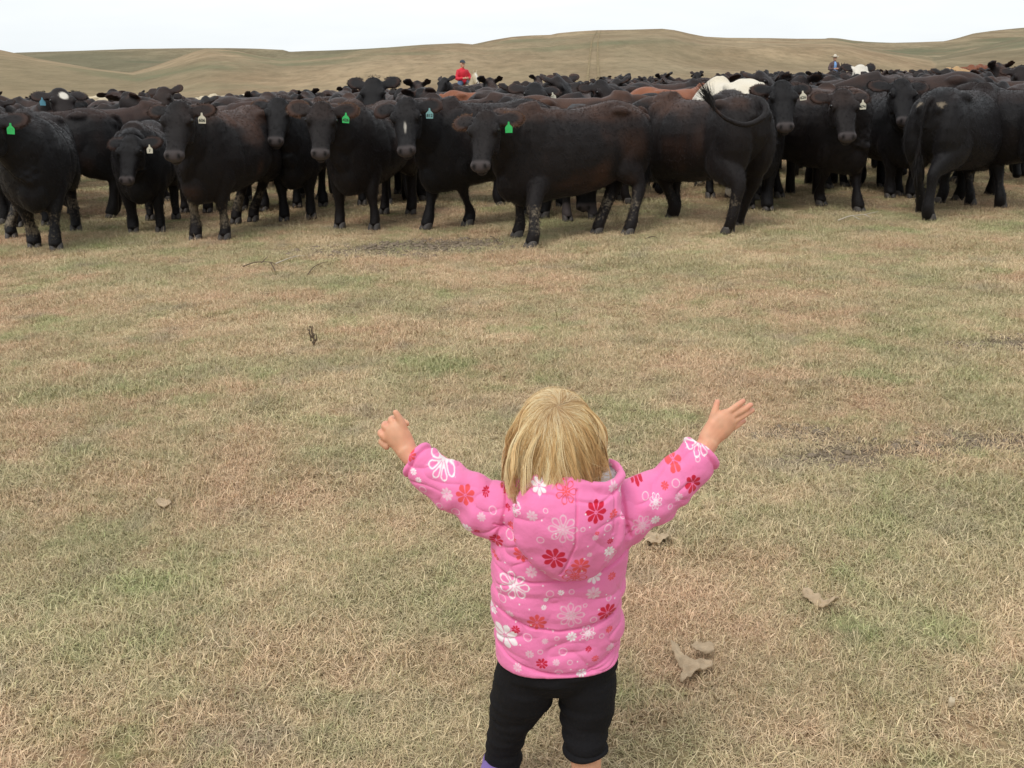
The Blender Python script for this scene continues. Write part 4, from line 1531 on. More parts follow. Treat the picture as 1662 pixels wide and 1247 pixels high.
# ---- printed flowers: photo pixel, radius in pixels, kind, colour
WHT, LPK, RED, COR = (0.86, 0.78, 0.80), (0.80, 0.50, 0.60), (0.58, 0.012, 0.045), (0.78, 0.085, 0.10)
PINK = (0.84, 0.215, 0.44)
FLOWERS = [
    (834.6, 958.9, 28, 'o', WHT, 7), (910.7, 836.6, 26, 'o', LPK, 8), (963.7, 814.5, 19, 's', RED, 8), (898, 886.7, 22, 's', RED, 8), (939, 898.7, 17, 's', COR, 8), (931, 919, 23, 'o', COR, 7),
    (917, 787, 19, 'o', COR, 7), (874.6, 784, 14, 's', WHT, 7), (862.6, 822.5, 10, 's', LPK, 8), (822.5, 818.5, 14, 's', RED, 7), (833.5, 820.5, 13, 'o', WHT, 8), (824.5, 845, 5, 's', RED, 8),
    (830.6, 867.4, 7.5, 's', COR, 8), (804.5, 900.7, 14, 's', RED, 8), (847.4, 906, 16, 's', COR, 8), (862.6, 930.8, 11, 's', LPK, 8), (963.7, 938.8, 15, 's', WHT, 8), (963.7, 965.7, 14, 's', LPK, 8),
    (926.8, 999.8, 25, 'o', LPK, 8), (871.5, 1013, 18, 's', COR, 8), (987, 1002, 18, 's', RED, 8), (954.9, 1033, 14, 'o', WHT, 8), (928, 1036, 10, 's', WHT, 8), (819.7, 1047, 24, 's', WHT, 7),
    (837.4, 1031.4, 8, 's', RED, 8), (879.5, 1078.3, 11, 's', RED, 8), (859.8, 1065, 8, 's', LPK, 8), (966.9, 1074.3, 7, 's', COR, 8), (944, 1095, 10, 's', WHT, 8), (995, 944.8, 8, 's', COR, 8),
    (991, 892.7, 14, 'o', LPK, 8), (986, 881.9, 10, 's', WHT, 8), (987, 864.6, 6, 's', RED, 8), (993, 824.5, 8, 's', COR, 8), (910.7, 962.9, 6, 's', WHT, 8), (886, 975.7, 5, 's', WHT, 8), (882.7, 988, 5, 's', WHT, 8),
    (827, 1006, 8, 's', LPK, 8), (798.5, 1017, 9, 's', WHT, 8), (884.7, 1043, 6, 's', LPK, 8), (902.7, 1075, 6.5, 's', LPK, 8), (956, 1058, 6, 's', RED, 8), (991, 1033, 7, 's', COR, 8), (993, 1065, 8, 's', LPK, 8),
    (804, 930, 7, 's', COR, 8), (840, 1092, 8, 's', LPK, 8), (852, 786, 10, 's', LPK, 8), (816, 790, 10, 'o', WHT, 8), (995, 790, 9, 's', LPK, 8), (962, 852, 6, 's', LPK, 8), (965, 845, 4, 's', COR, 8), (953, 880, 5, 's', LPK, 8),
    # sleeves
    (717.5, 758.4, 27, 'o', WHT, 8), (756, 794.5, 17, 's', COR, 7), (662, 750, 12, 's', COR, 8), (726, 797, 11, 's', LPK, 8), (759, 845, 10, 's', WHT, 8), (775, 847, 6, 's', RED, 8), (738, 852, 14, 's', COR, 8),
    (789, 789, 6.5, 's', RED, 8), (669, 774.4, 6, 's', WHT, 8), (678, 785, 6, 's', WHT, 8), (782.4, 819.7, 8, 's', LPK, 8), (688, 722, 8, 's', WHT, 8),
    (1143, 731, 25, 'o', WHT, 8), (1097, 756, 15, 's', COR, 6), (1125, 786, 16, 's', RED, 7), (1103, 731, 8.5, 's', WHT, 8), (1059, 800, 12, 'o', WHT, 8), (1035, 830.6, 19, 'o', LPK, 8), (1032, 771, 14, 's', RED, 8),
    (1058, 826.5, 9, 's', WHT, 8), (1077, 783, 7, 's', COR, 8), (1099, 800.5, 8, 's', LPK, 8), (1150, 700, 9, 's', WHT, 8), (1016, 800, 12, 's', LPK, 8),
]
RINGS = [(900.7, 933.6, 6.5), (892.7, 964.9, 6), (879, 918, 5), (815, 985.7, 6), (856.6, 1039.9, 6.5), (914, 1060, 6.5), (964, 1009.8, 5.5), (827.7, 883, 6), (875.5, 856.6, 5.5), (883.9, 812.5, 3.5), (983, 841, 5.5),
         (942, 836, 3.5), (906.7, 1092, 6), (928, 961.7, 4), (877, 1060, 4), (904, 1038, 3.5), (799, 851, 6), (740, 824.5, 6.5), (685, 800, 6), (713, 822, 5), (770, 866, 4), (1095, 780, 6), (1043, 792, 5), (1084, 812, 4), (1136, 752, 4),
         (925, 1075, 4), (809, 975, 4), (990, 980, 4), (850, 968, 3), (950, 985, 3), (1010, 830, 5), (978, 1040, 4)]
rr_ = np.random.default_rng(3)
for _ in range(46):
    RINGS.append((rr_.uniform(800, 1008), rr_.uniform(800, 1095), 1.3))


def yref(px):
    return 1.70 if px < 795 else (1.69 if px > 1022 else 1.583)


def paint(co, front):
    """planar fabric print in the garment's own back plane (x, z); returns colours"""
    x, z = co[:, 0], co[:, 2]
    col = np.tile(np.array(PINK), (len(co), 1))
    mirror = np.where(front, 2 * 0.085 - x + 0.012, x)
    for i, (px, py, R, kind, c, n) in enumerate(FLOWERS):
        q = P(px, py, yref(px))
        s = 1.0 / F_PX * (q.y * 0.951 + (CAM_H - q.z) * 0.309)
        R = R * s * 0.91
        dx, dz = mirror - q.x, z - q.z
        r = np.hypot(dx, dz)
        k = np.where(r < R * 1.12)[0]
        if not len(k):
            continue
        rot = (i * 2.399) % 6.283
        a = np.arctan2(dz[k], dx[k]) + rot
        st = 2 * np.pi / n
        la = (a + st / 2) % st - st / 2
        rk = r[k] / R
        u, v = rk * np.cos(la), rk * np.sin(la)
        # teardrop petal, narrow at the centre
        wd = 0.294 * (8 / n) * np.clip((u - 0.10) / 0.62, 0, 1) ** 0.75
        cap = np.clip(1 - ((u - 0.66) / 0.34), 0, None)
        wd = np.where(u > 0.66, 0.235 * (8 / n) * np.sqrt(np.clip(1 - ((u - 0.66) / 0.34) ** 2, 0, 1)), wd * 0.80)
        e = wd - np.abs(v)
        aa = 0.055
        m = np.clip(e / aa + 0.5, 0, 1) * (u > 0.12)
        if kind == 'o':
            inner = np.clip((e - 0.075) / aa + 0.5, 0, 1) * np.clip((u - 0.34) / 0.05, 0, 1) * np.clip((0.91 - u) / 0.05, 0, 1)
            m = m * (1 - inner)
            m = np.maximum(m, np.clip((0.15 - rk) / 0.05, 0, 1))
        else:
            m = np.maximum(m * np.clip((u - 0.10) / 0.05, 0, 1), np.clip((0.07 - rk) / 0.04, 0, 1))
        col[k] = col[k] * (1 - m[:, None]) + np.array(c) * m[:, None]
    for px, py, R in RINGS:
        q = P(px, py, yref(px))
        s = 1.0 / F_PX * (q.y * 0.951 + (CAM_H - q.z) * 0.309)
        r = np.hypot(mirror - q.x, z - q.z) / s
        if R < 2:
            m = np.clip((R - r) / 0.8 + 0.5, 0, 1)
        else:
            m = np.clip(1.0 - np.abs(r - R) / 0.95, 0, 1) * 0.8
        k = m > 0
        col[k] = col[k] * (1 - m[k][:, None]) + np.array(WHT) * m[k][:, None]
    return col


def cloth_material():
    m, nt, b = new_mat('printed_quilted_fabric')
    at = nd(nt, 'ShaderNodeAttribute', attribute_name='print')
    nt.links.new(at.outputs['Color'], b.inputs['Base Color'])
    tc = nd(nt, 'ShaderNodeTexCoord')
    w1 = noise(nt, tc.outputs['Object'], 24.0, 4, 0.6)
    w2 = noise(nt, tc.outputs['Object'], 900.0, 2, 0.5)
    b.inputs['Roughness'].default_value = 0.78
    b.inputs['Specular IOR Level'].default_value = 0.18
    b.inputs['Sheen Weight'].default_value = 0.15
    bump(nt, b, math_n(nt, 'ADD', w1, math_n(nt, 'MULTIPLY', w2, 0.05)), 0.42, 0.010)
    return m


CLOTH = cloth_material()


def groove(d, w, depth):
    return -depth * np.exp(-(d / w) ** 2)


def seamline(co, pts, Y, w, depth, mask):
    """stitched line through photo points laid on the back surface (x, z)"""
    q = np.array([[P(a, b, Y).x, P(a, b, Y).z] for a, b in pts])
    best = np.full(len(co), 9.0)
    p = co[:, [0, 2]]
    for a, b in zip(q[:-1], q[1:]):
        ab = b - a
        t = np.clip(((p - a) @ ab) / (ab @ ab), 0, 1)
        best = np.minimum(best, np.linalg.norm(p - (a + t[:, None] * ab), axis=1))
    return groove(best, w, depth) * mask, best


def build_jacket():
    S = Sh()
    rows = [(772, 868, 982), (782, 848, 996), (796, 822, 1012), (815, 812, 1018), (850, 801, 1021), (890, 795, 1021), (940, 795, 1015), (985, 796, 1011), (1020, 799, 1010), (1048, 803, 1008), (1058, 806, 1006)]
    th = np.linspace(0, 2 * np.pi, 36, endpoint=False)
    rings = []
    for py, l, r in rows:
        a, b = P(l, py, GY), P(r, py, GY)
        hw, cx, z = (b.x - a.x) / 2, (a.x + b.x) / 2, (a.z + b.z) / 2
        dep = 0.098 if py > 815 else 0.060 + 0.038 * (py - 772) / 43
        c, s = np.cos(th), np.sin(th)
        rings.append(np.stack([cx + hw * np.sign(c) * np.abs(c) ** .82, GY + dep * np.sign(s) * np.abs(s) ** .9, np.full(36, z)], 1))
    S.add(*rings_shell(rings))
    S.add(*tube([P(872, 852, 1.675), P(835, 838, 1.685), P(800, 830, 1.695), P(766, 807, 1.712), P(735, 792, 1.73), P(702, 766, 1.755), P(674, 746, 1.772)], [.060, .064, .060, .051, .0495, .0485, .0435], ns=20, k=5, cap=0.25))
    S.add(*tube([P(965, 850, 1.675), P(1000, 842, 1.682), P(1030, 822, 1.69), P(1072, 800, 1.71), P(1108, 769, 1.735), P(1139, 734, 1.762)], [.060, .063, .060, .053, .0475, .0425], ns=20, k=5, cap=0.25))
    m = remesh(S, 'jacket', 0.0058, 6, 0.5, 2)
    co, no = get_co(m), get_no(m)
    xl, xr = P(803, 900, GY).x, P(1018, 880, GY).x
    torso = sstep(xl - .012, xl + .012, co[:, 0]) * (1 - sstep(xr - .012, xr + .012, co[:, 0]))
    back = no[:, 1] < 0.25
    d = np.zeros(len(co))
    seams = []
    for pts in ([(785, 938), (820, 946), (860, 950), (937, 943), (990, 930), (1025, 915)], [(785, 1000), (815, 1012), (860, 1025), (905, 1028), (950, 1024), (1000, 1012), (1025, 1003)],
                [(800, 872), (830, 878), (866, 884)], [(1000, 880), (1025, 872)], [(790, 1066), (820, 1080), (870, 1094), (905, 1096), (950, 1094), (990, 1083), (1020, 1072)]):
        g, best = seamline(co, pts, 1.583, .0026, .0058, torso * (no[:, 1] < .75))
        d += g
        seams.append(best)
    # padding swells between the stitched lines
    near = np.min(np.stack(seams), 0)
    d += torso * .0030 * (1 - np.exp(-(near / .013) ** 2))
    # armhole seams
    for pts in ([(826, 785), (822, 830), (812, 868), (800, 893)], [(1010, 775), (1014, 820), (1020, 862), (1026, 880)]):
        g, best = seamline(co, pts, 1.60, .0035, .0060, (no[:, 1] < .5) * 1.0)
        d += g
    # stretch folds radiating from the armpits and along the sleeves
    ax = np.stack([co[:, 0], co[:, 1], co[:, 2]], 1)
    fold = vnoise(ax * np.array([12, 10, 26]), 1.0, 5) * .0036 + vnoise(ax * np.array([28, 20, 70]), 1.0, 6) * .0018
    rid = (1 - np.abs(vnoise(ax * np.array([9, 7, 24]), 1.0, 9))) ** 5
    rid2 = (1 - np.abs(vnoise(np.stack([ax[:, 0] * 13 + ax[:, 2] * 9, ax[:, 1] * 8, ax[:, 2] * 26 - ax[:, 0] * 10], 1), 1.0, 19))) ** 7
    d += torso * (fold - .0060 * rid - .0040 * rid2) + (1 - torso) * (fold * .8 - .0050 * rid2 - .0035 * rid)
    for (sx, sy, sgn) in ((742, 800, 1), (1085, 792, -1)):
        q0 = P(sx, sy, 1.72)
        u = (co[:, 0] - q0.x) * 0.80 * sgn * -1 + (co[:, 2] - q0.z) * -0.0
        w_ = 1 - torso
        side = (co[:, 0] < 0.085) if sgn == 1 else (co[:, 0] > 0.085)
        tt = u * 130 + vnoise(ax, 16, 7) * 2.2 + (co[:, 2] - q0.z) * 52
        amp = .0030 * np.exp(-(u / .035) ** 2) + .0004
        d += w_ * side * amp * np.sin(tt) + w_ * side * vnoise(ax, 38, 8) * .0016
    # cuffs: a stitched band then a rolled edge
    for (cx, cy, Y, ox, oy, oY) in ((674, 746, 1.772, 735, 792, 1.73), (1139, 734, 1.762, 1108, 769, 1.735)):
        c0, c1 = np.array(P(cx, cy, Y)), np.array(P(ox, oy, oY))
        t = (co - c0) @ nrm(c1 - c0)
        close = np.linalg.norm(co - c0, axis=1) < .075
        d += close * (groove(t - .012, .0035, .0045) + .0035 * np.exp(-((t - .002) / .006) ** 2))
    co = co + no * d[:, None]
    # hem hangs a little lower on her left side
    set_co(m, co)
    col = paint(co, no[:, 1] > 0.35)
    set_col(m, 'print', np.hstack([np.clip(col, 0, 1), np.ones((len(col), 1))]))
    m.materials.append(CLOTH)
    return m


RIM = [(834, 802, 1.660), (840, 788, 1.632), (862, 776, 1.600), (890, 774, 1.584), (917, 779, 1.574), (948, 787, 1.570), (980, 790, 1.580), (1002, 782, 1.606), (1008, 769, 1.640), (1000, 756, 1.678), (982, 749, 1.705)]
RIMF = [(945, 752, 1.745), (905, 756, 1.755), (868, 770, 1.735), (846, 792, 1.702)]
BOTTOM = [(834, 812), (840, 840), (848, 868), (864, 895), (886, 914), (912, 925), (940, 923), (968, 911), (990, 890), (1004, 862), (1008, 828)]


def build_hood():
    S = Sh()
    loop = [P(*q) for q in RIM] + [P(*q) for q in RIMF]
    S.add(*tube(loop + [loop[0], loop[1]], [.0115] * (len(loop) + 2), ns=12, k=5))
    top = catmull(np.array([tuple(P(*q)) for q in RIM]), 4)
    bot = catmull(np.array([tuple(P(a, b, 1.585)) for a, b in BOTTOM]), 4)
    nu = len(top)
    nv = 16
    th = np.linspace(0, 1, nv)
    outer, inner = [], []
    for v in th:
        p = top * (1 - v) + bot * v
        edge = np.sin(np.linspace(0.02, 0.98, nu) * np.pi) ** 0.33
        bul = (0.020 * np.sin(np.pi * min(1, v ** 0.8 * 0.95 + 0.02)) + 0.032 * min(1, v * 3) ** 0.6) * edge
        o = p.copy()
        o[:, 1] -= bul + 0.004
        i = p.copy()
        i[:, 1] += 0.012
        outer.append(o)
        inner.append(i)
    V = np.concatenate(outer + inner)
    n = nu * nv
    f = []
    for a in range(nv - 1):
        for b in range(nu - 1):
            k = a * nu + b
            f.append((k, k + 1, k + nu + 1, k + nu))
            f.append((n + k, n + k + nu, n + k + nu + 1, n + k + 1))
    for b in range(nu - 1):
        f.append((b, n + b, n + b + 1, b + 1))
        k = (nv - 1) * nu + b
        f.append((k, k + 1, n + k + 1, n + k))
    for a in range(nv - 1):
        k = a * nu
        f.append((k, k + nu, n + k + nu, n + k))
        k = a * nu + nu - 1
        f.append((k, n + k, n + k + nu, k + nu))
    S.add(V, f)
    edge = [P(a, b, 1.585) + Vector((0, -.018, 0)) for a, b in BOTTOM]
    S.add(*tube(edge, [.006, .011, .014, .015, .016, .016, .016, .015, .013, .010, .006], ns=12, k=4))
    m = remesh(S, 'hood', 0.0050, 4, 0.5, 2)
    co, no = get_co(m), get_no(m)
    d = np.zeros(len(co))
    dark = np.zeros(len(co))
    for pts, w in (([(936, 792), (934, 830), (931, 870), (918, 905), (908, 925)], 1.0), ([(1000, 800), (999, 835), (994, 860)], .8)):
        g, best = seamline(co, pts, 1.565, 0.0022, .0042 * w, (no[:, 1] < .3) * 1.0)
        d += g
        dark = np.maximum(dark, .35 * w * np.exp(-(best / .0012) ** 2))
    g, best = seamline(co, [(838, 818), (862, 793), (890, 789), (917, 793), (945, 799), (975, 803), (1000, 796)], 1.585, .003, .003, (no[:, 1] < .4) * 1.0)
    d += g
    d += vnoise(co * np.array([16, 10, 30]), 1.0, 31) * .0035 + vnoise(co, 48, 32) * .0014
    rid = (1 - np.abs(vnoise(co * np.array([10, 7, 22]), 1.0, 33))) ** 5
    d -= .0035 * rid
    co = co + no * d[:, None]
    set_co(m, co)
    col = paint(co, no[:, 1] > 0.6)
    set_col(m, 'print', np.hstack([np.clip(col, 0, 1), np.ones((len(col), 1))]))
    m.materials.append(CLOTH)
    return m


def build_lining():
    loop = [P(*q) for q in RIM] + [P(*q) for q in RIMF]
    L = catmull(np.array([tuple(q) for q in loop + [loop[0]]]), 5)[:-1]
    c = L.mean(0)
    rings_o = []
    for t, dz in ((0.02, -.002), (.08, -.005), (.28, -.012), (.5, -.018), (.8, -.02)):
        q = L * (1 - t) + c * t
        q[:, 2] += dz
        rings_o.append(q)
    low = [q - np.array([0, 0, .012]) for q in rings_o[::-1]]
    v, f = rings_shell(rings_o + low)
    m = mk_mesh('hood_lining', v, f)
    co, no = get_co(m), get_no(m)
    return m


# ---- her body, one continuous surface
def build_girl():
    B = Sh()
    # head
    HC = P(903, 708, 1.668)
    hc = np.array(HC)
    sk = (0.072, 0.084, 0.088)
    B.add(*ellipsoid(hc, sk, nu=24, nv=16))
    B.add(*ellipsoid(hc + np.array([0, .040, -.045]), (.058, .050, .052), nu=18, nv=12))
    for s in (-1, 1):
        B.add(*ellipsoid(hc + np.array([s * .036, .064, -.038]), (.024, .020, .022)))
        B.add(*ellipsoid(hc + np.array([s * .073, .008, -.022]), (.008, .017, .024)))
        B.add(*ellipsoid(hc + np.array([s * .026, .076, -.012]), (.016, .008, .010)))
    B.add(*ellipsoid(hc + np.array([0, .091, -.030]), (.009, .011, .010)))
    B.add(*ellipsoid(hc + np.array([0, .083, -.058]), (.017, .008, .006)))
    B.add(*ellipsoid(hc + np.array([0, .072, -.080]), (.018, .014, .013)))
    nk = hc + np.array([.004, -.004, -.085])
    B.add(*tube([nk + np.array([0, .006, .05]), nk, nk + np.array([.0, .004, -.05])], [.042, .038, .05], up=(0, 1, 0), ns=16))
    tz = zpx(905, 860, GY)
    bz = zpx(905, 1100, GY)
    cx = P(905, 900, GY).x
    B.add(*tube([(cx, GY, tz + .05), (cx, GY, tz - .02), (cx, GY, (tz + bz) / 2), (cx, GY, bz + .05)], [(.095, .055), (.105, .075), (.095, .070), (.080, .060)], up=(0, 1, 0), ns=20))
    # arms
    B.add(*tube([P(880, 845, GY), P(800, 830, 1.695), P(735, 792, 1.73), P(674, 746, 1.772), P(658, 729, 1.783)], [.036, .034, .029, .022, .0215], ns=14))
    B.add(*tube([P(950, 845, GY), P(1030, 822, 1.69), P(1108, 769, 1.735), P(1139, 734, 1.762), P(1151, 716, 1.772)], [.036, .034, .028, .022, .0210], ns=14))
    # her left... the hand at the left of the picture: loosely closed, seen from its back, thumb up
    a, b = np.array(P(652, 700, 1.79)), np.array(P(630, 718, 1.79))
    across = nrm(np.array(P(648, 676, 1.79)) - np.array(P(622, 722, 1.79)))
    B.add(*tube([P(662, 735, 1.780), P(655, 722, 1.786), P(646, 708, 1.790), P(638, 699, 1.793), P(633, 694, 1.797)], [(.0215, .020), (.024, .0185), (.0270, .0180), (.0250, .0155), (.021, .012)], up=(0, 1, 0), ns=16, k=4))
    for k, (kx, ky, L) in enumerate(((634, 682, 1.0), (623, 691, 1.06), (617, 703, 1.0), (618, 717, .86))):
        k0 = np.array(P(kx + 10, ky + 9, 1.792))
        k1 = np.array(P(kx + 1, ky + 1, 1.797))
        f1 = k1 + np.array([.002, .021 * L, -.003])
        f2 = f1 + np.array([.016 * L, .008, -.008])
        f3 = f2 + np.array([.012 * L, -.010, -.004])
        r = .0072 if k < 3 else .0064
        B.add(*tube([k0, k1, f1, f2, f3], [r + .0008, r + .0004, r, r * .94, r * .85], up=(0.3, 0.2, 1), ns=10, k=3, cap=.8))
    B.add(*tube([P(656, 706, 1.788), P(653, 690, 1.790), P(647.5, 678, 1.792), P(641.5, 668.5, 1.794)], [.0105, .0090, .0074, .0060], up=(0, 1, 0), ns=10, k=3, cap=.8))
    # the open hand at the right, back of the hand to the camera, fingers out
    B.add(*tube([P(1148, 718, 1.770), P(1156, 706, 1.775), P(1167, 694, 1.780), P(1178, 684, 1.784), P(1187, 678, 1.787)], [(.0215, .018), (.0245, .0165), (.0285, .0165), (.0265, .014), (.022, .0105)], up=(0, 1, 0), ns=16, k=4))
    for (x0, y0, x1, y1, r, dep) in ((1172, 675, 1207, 650.5, .0068, .004), (1181, 679, 1219, 657, .0070, .010), (1185, 687, 1222, 665.5, .0067, .016), (1186, 697, 1208, 683, .0060, .022)):
        p0, p3 = np.array(P(x0, y0, 1.785)), np.array(P(x1, y1, 1.792 + dep))
        m1 = p0 * .62 + p3 * .38 + np.array([0, -.004, .0012])
        m2 = p0 * .30 + p3 * .70 + np.array([0, -.0025, .0008])
        B.add(*tube([p0, m1, m2, p3], [r * 1.1, r, r * .95, r * .82], up=(0, 1, 0), ns=10, k=4, cap=.8))
    B.add(*tube([P(1156, 694, 1.779), P(1157, 679, 1.783), P(1161, 665, 1.788), P(1164.5, 651, 1.794)], [.0105, .0088, .0072, .0056], up=(0, 1, 0), ns=10, k=3, cap=.8))
    # legs
    B.add(*tube([P(945, 1075, GY), P(947, 1170, 1.675), P(951, 1235, 1.655), (P(952, 1250, 1.65).x, 1.648, .055)], [.058, .040, .033, .027], up=(0, 1, 0), ns=14))
    B.add(*tube([P(860, 1075, GY), P(826, 1165, 1.725), P(818, 1225, 1.735), (P(817, 1245, 1.735).x, 1.733, .05)], [.058, .040, .032, .027], up=(0, 1, 0), ns=14))
    fr = np.array([P(952, 1250, 1.65).x, 1.65, .03])
    flt = np.array([P(817, 1245, 1.735).x, 1.735, .03])
    for f0 in (fr, flt):
        B.add(*tube([f0 + np.array([0, -.025, 0]), f0 + np.array([0, .03, -.004]), f0 + np.array([0, .085, -.014])], [(.024, .024), (.027, .02), (.024, .012)], ns=12))
    m = remesh(B, 'person', 0.0023, 4, 0.5)
    co = get_co(m)
    loc = (co - hc) / np.array(sk)
    r = np.linalg.norm(loc, axis=1)
    scalp = ((r < 1.12) & (co[:, 2] > hc[2] - .075) & ((co[:, 1] < hc[1] + .045) | (co[:, 2] > hc[2] + .045))).astype(float)
    blush = np.clip(vnoise(co, 60, 3) * .5 + .5, 0, 1)
    base = np.stack([.66 + .05 * blush, .36 - .01 * blush, .225 - .01 * blush], 1)
    lips = np.exp(-(((co - (hc + np.array([0, .089, -.058]))) / np.array([.014, .012, .005])) ** 2).sum(1))
    base = base * (1 - lips[:, None]) + np.array([.42, .12, .11]) * lips[:, None]
    # pinker knuckles and finger tips
    tips = [P(643, 671, 1.80), P(1164, 652, 1.795), P(1207, 650, 1.795), P(1219, 657, 1.80), P(1222, 665, 1.808), P(1207, 684, 1.81), P(628, 685, 1.80), P(623, 700, 1.80)]
    base = base * (1 + .10 * vnoise(co, 110, 5))[:, None]
    tp = np.zeros(len(co))
    for t in tips:
        tp = np.maximum(tp, np.exp(-(np.linalg.norm(co - np.array(t), axis=1) / .012) ** 2))
    base = base * (1 - .45 * tp[:, None]) + np.array([.66, .25, .19]) * .45 * tp[:, None]
    base = base * (1 - scalp[:, None]) + np.array([.40, .275, .155]) * scalp[:, None]
    set_col(m, 'skin', np.hstack([base, np.ones((len(co), 1))]))
    return m, hc, sk


def skin_material():
    m, nt, b = new_mat('toddler_skin')
    at = nd(nt, 'ShaderNodeAttribute', attribute_name='skin')
    nt.links.new(at.outputs['Color'], b.inputs['Base Color'])
    b.inputs['Roughness'].default_value = 0.48
    b.inputs['Specular IOR Level'].default_value = 0.35
    b.inputs['Subsurface Weight'].default_value = 0.12
    b.inputs['Subsurface Radius'].default_value = (0.6, 0.25, 0.15)
    b.inputs['Subsurface Scale'].default_value = 0.01
    tc = nd(nt, 'ShaderNodeTexCoord')
    bump(nt, b, noise(nt, tc.outputs['Object'], 260.0, 3), 0.12, 0.002)
    return m


girl_mesh, HC, SK = build_girl()
girl_mesh.materials.append(skin_material())
girl_base = Vector((float(P(890, 1250, 1.69).x), 1.69, 0))
girl = link('person', girl_mesh)
tag(girl, 'toddler with blond hair in a pink flowered jacket holding both arms wide', 'person')


def on_girl(name, mesh, mat=None):
    return link(name, mesh, mat, girl)


jacket = on_girl('jacket', build_jacket())
link('hood', build_hood(), None, jacket)
LINING = plain('white_fleece', (0.80, 0.76, 0.72), 0.95, 0.1, 0.12, 160, 0.6)
link('hood_lining', build_lining(), LINING, jacket)
for s in (-1, 1):
    e = on_girl('eye', EYE_M)
    e.location = tuple(HC + np.array([s * .026, .079, -.012]))
    e.scale = (.42, .42, .42)


def build_leggings():
    S = Sh()
    S.add(*tube([P(950, 1065, GY), P(951, 1105, GY), P(954, 1132, 1.678), P(948, 1168, 1.675), P(949, 1195, 1.663), P(951, 1220, 1.656)], [(.066, .075), (.064, .070), (.060, .064), (.0515, .054), (.0465, .048), (.0475, .047)], up=(0, 1, 0), ns=20, k=5, cap=.15))
    S.add(*tube([P(860, 1065, GY), P(852, 1105, 1.69), P(842, 1135, 1.705), P(825, 1170, 1.722), P(820, 1200, 1.730), P(817, 1232, 1.735), (P(817, 1245, 1.735).x, 1.735, .055)], [(.066, .075), (.066, .070), (.061, .062), (.045, .052), (.0415, .046), (.0415, .044), (.040, .042)], up=(0, 1, 0), ns=20, k=5, cap=.15))
    S.add(*ellipsoid(P(903, 1062, GY), (.118, .094, .080), nu=20, nv=12))
    m = remesh(S, 'leggings', 0.005, 5, 0.5, 1)
    co, no = get_co(m), get_no(m)
    d = vnoise(co * np.array([16, 12, 60]), 1.0, 41) * .0042 + vnoise(co, 40, 42) * .0012
    lowz = P(950, 1185, 1.66).z
    d += np.sin((co[:, 2] + vnoise(co, 9, 43) * .02) * 210) * .0009 * (1 - sstep(lowz, lowz + .05, co[:, 2]))
    hem = P(950, 1209, 1.657).z
    d += (co[:, 0] > P(890, 1200, 1.66).x) * (groove(co[:, 2] - hem, .003, .004))
    set_co(m, co + no * d[:, None])
    return m


on_girl('leggings', build_leggings(), plain('black_knit', (0.011, 0.0105, 0.012), 0.9, 0.15, 0.3, 220, 0.4))
SHOE = plain('purple_shoe', (0.20, 0.13, 0.36), 0.6, 0.3, 0.15, 50)
SOLE = plain('shoe_sole', (0.55, 0.52, 0.50), 0.7)
for fx, fy, hi in ((P(952, 1250, 1.65).x, 1.65, .085), (P(817, 1245, 1.735).x - .012, 1.722, .085)):
    S = Sh()
    S.add(*tube([(fx, fy - .040, .040), (fx, fy + .01, .040), (fx, fy + .06, .034), (fx, fy + .10, .026)], [(.034, .036), (.036, .036), (.038, .030), (.030, .022)], ns=16, k=4))
    S.add(*tube([(fx, fy - .012, .04), (fx, fy - .016, hi * .7), (fx, fy - .018, hi)], [.036, .037, .0385], up=(0, 1, 0), ns=16, k=3, cap=.2))
    sh = on_girl('shoe', remesh(S, 'shoe', 0.004, 3), SHOE)
    S = Sh()
    S.add(*tube([(fx, fy - .045, .010), (fx, fy + .03, .010), (fx, fy + .105, .010)], [(.034, .010), (.038, .010), (.030, .010)], ns=12))
    link('sole', remesh(S, 'sole', 0.004, 1), SOLE, sh)


# ---- hair
def hair_material():
    m, nt, b = new_mat('blond_hair')
    at = nd(nt, 'ShaderNodeAttribute', attribute_name='tone')
    hi = nd(nt, 'ShaderNodeHairInfo')
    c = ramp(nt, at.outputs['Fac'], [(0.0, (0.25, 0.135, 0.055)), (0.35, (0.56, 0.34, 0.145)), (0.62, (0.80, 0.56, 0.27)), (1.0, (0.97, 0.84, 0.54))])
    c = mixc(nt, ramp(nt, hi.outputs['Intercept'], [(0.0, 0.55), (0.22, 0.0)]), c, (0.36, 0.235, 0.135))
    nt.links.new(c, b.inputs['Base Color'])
    b.inputs['Roughness'].default_value = 0.5
    b.inputs['Specular IOR Level'].default_value = 0.22
    return m


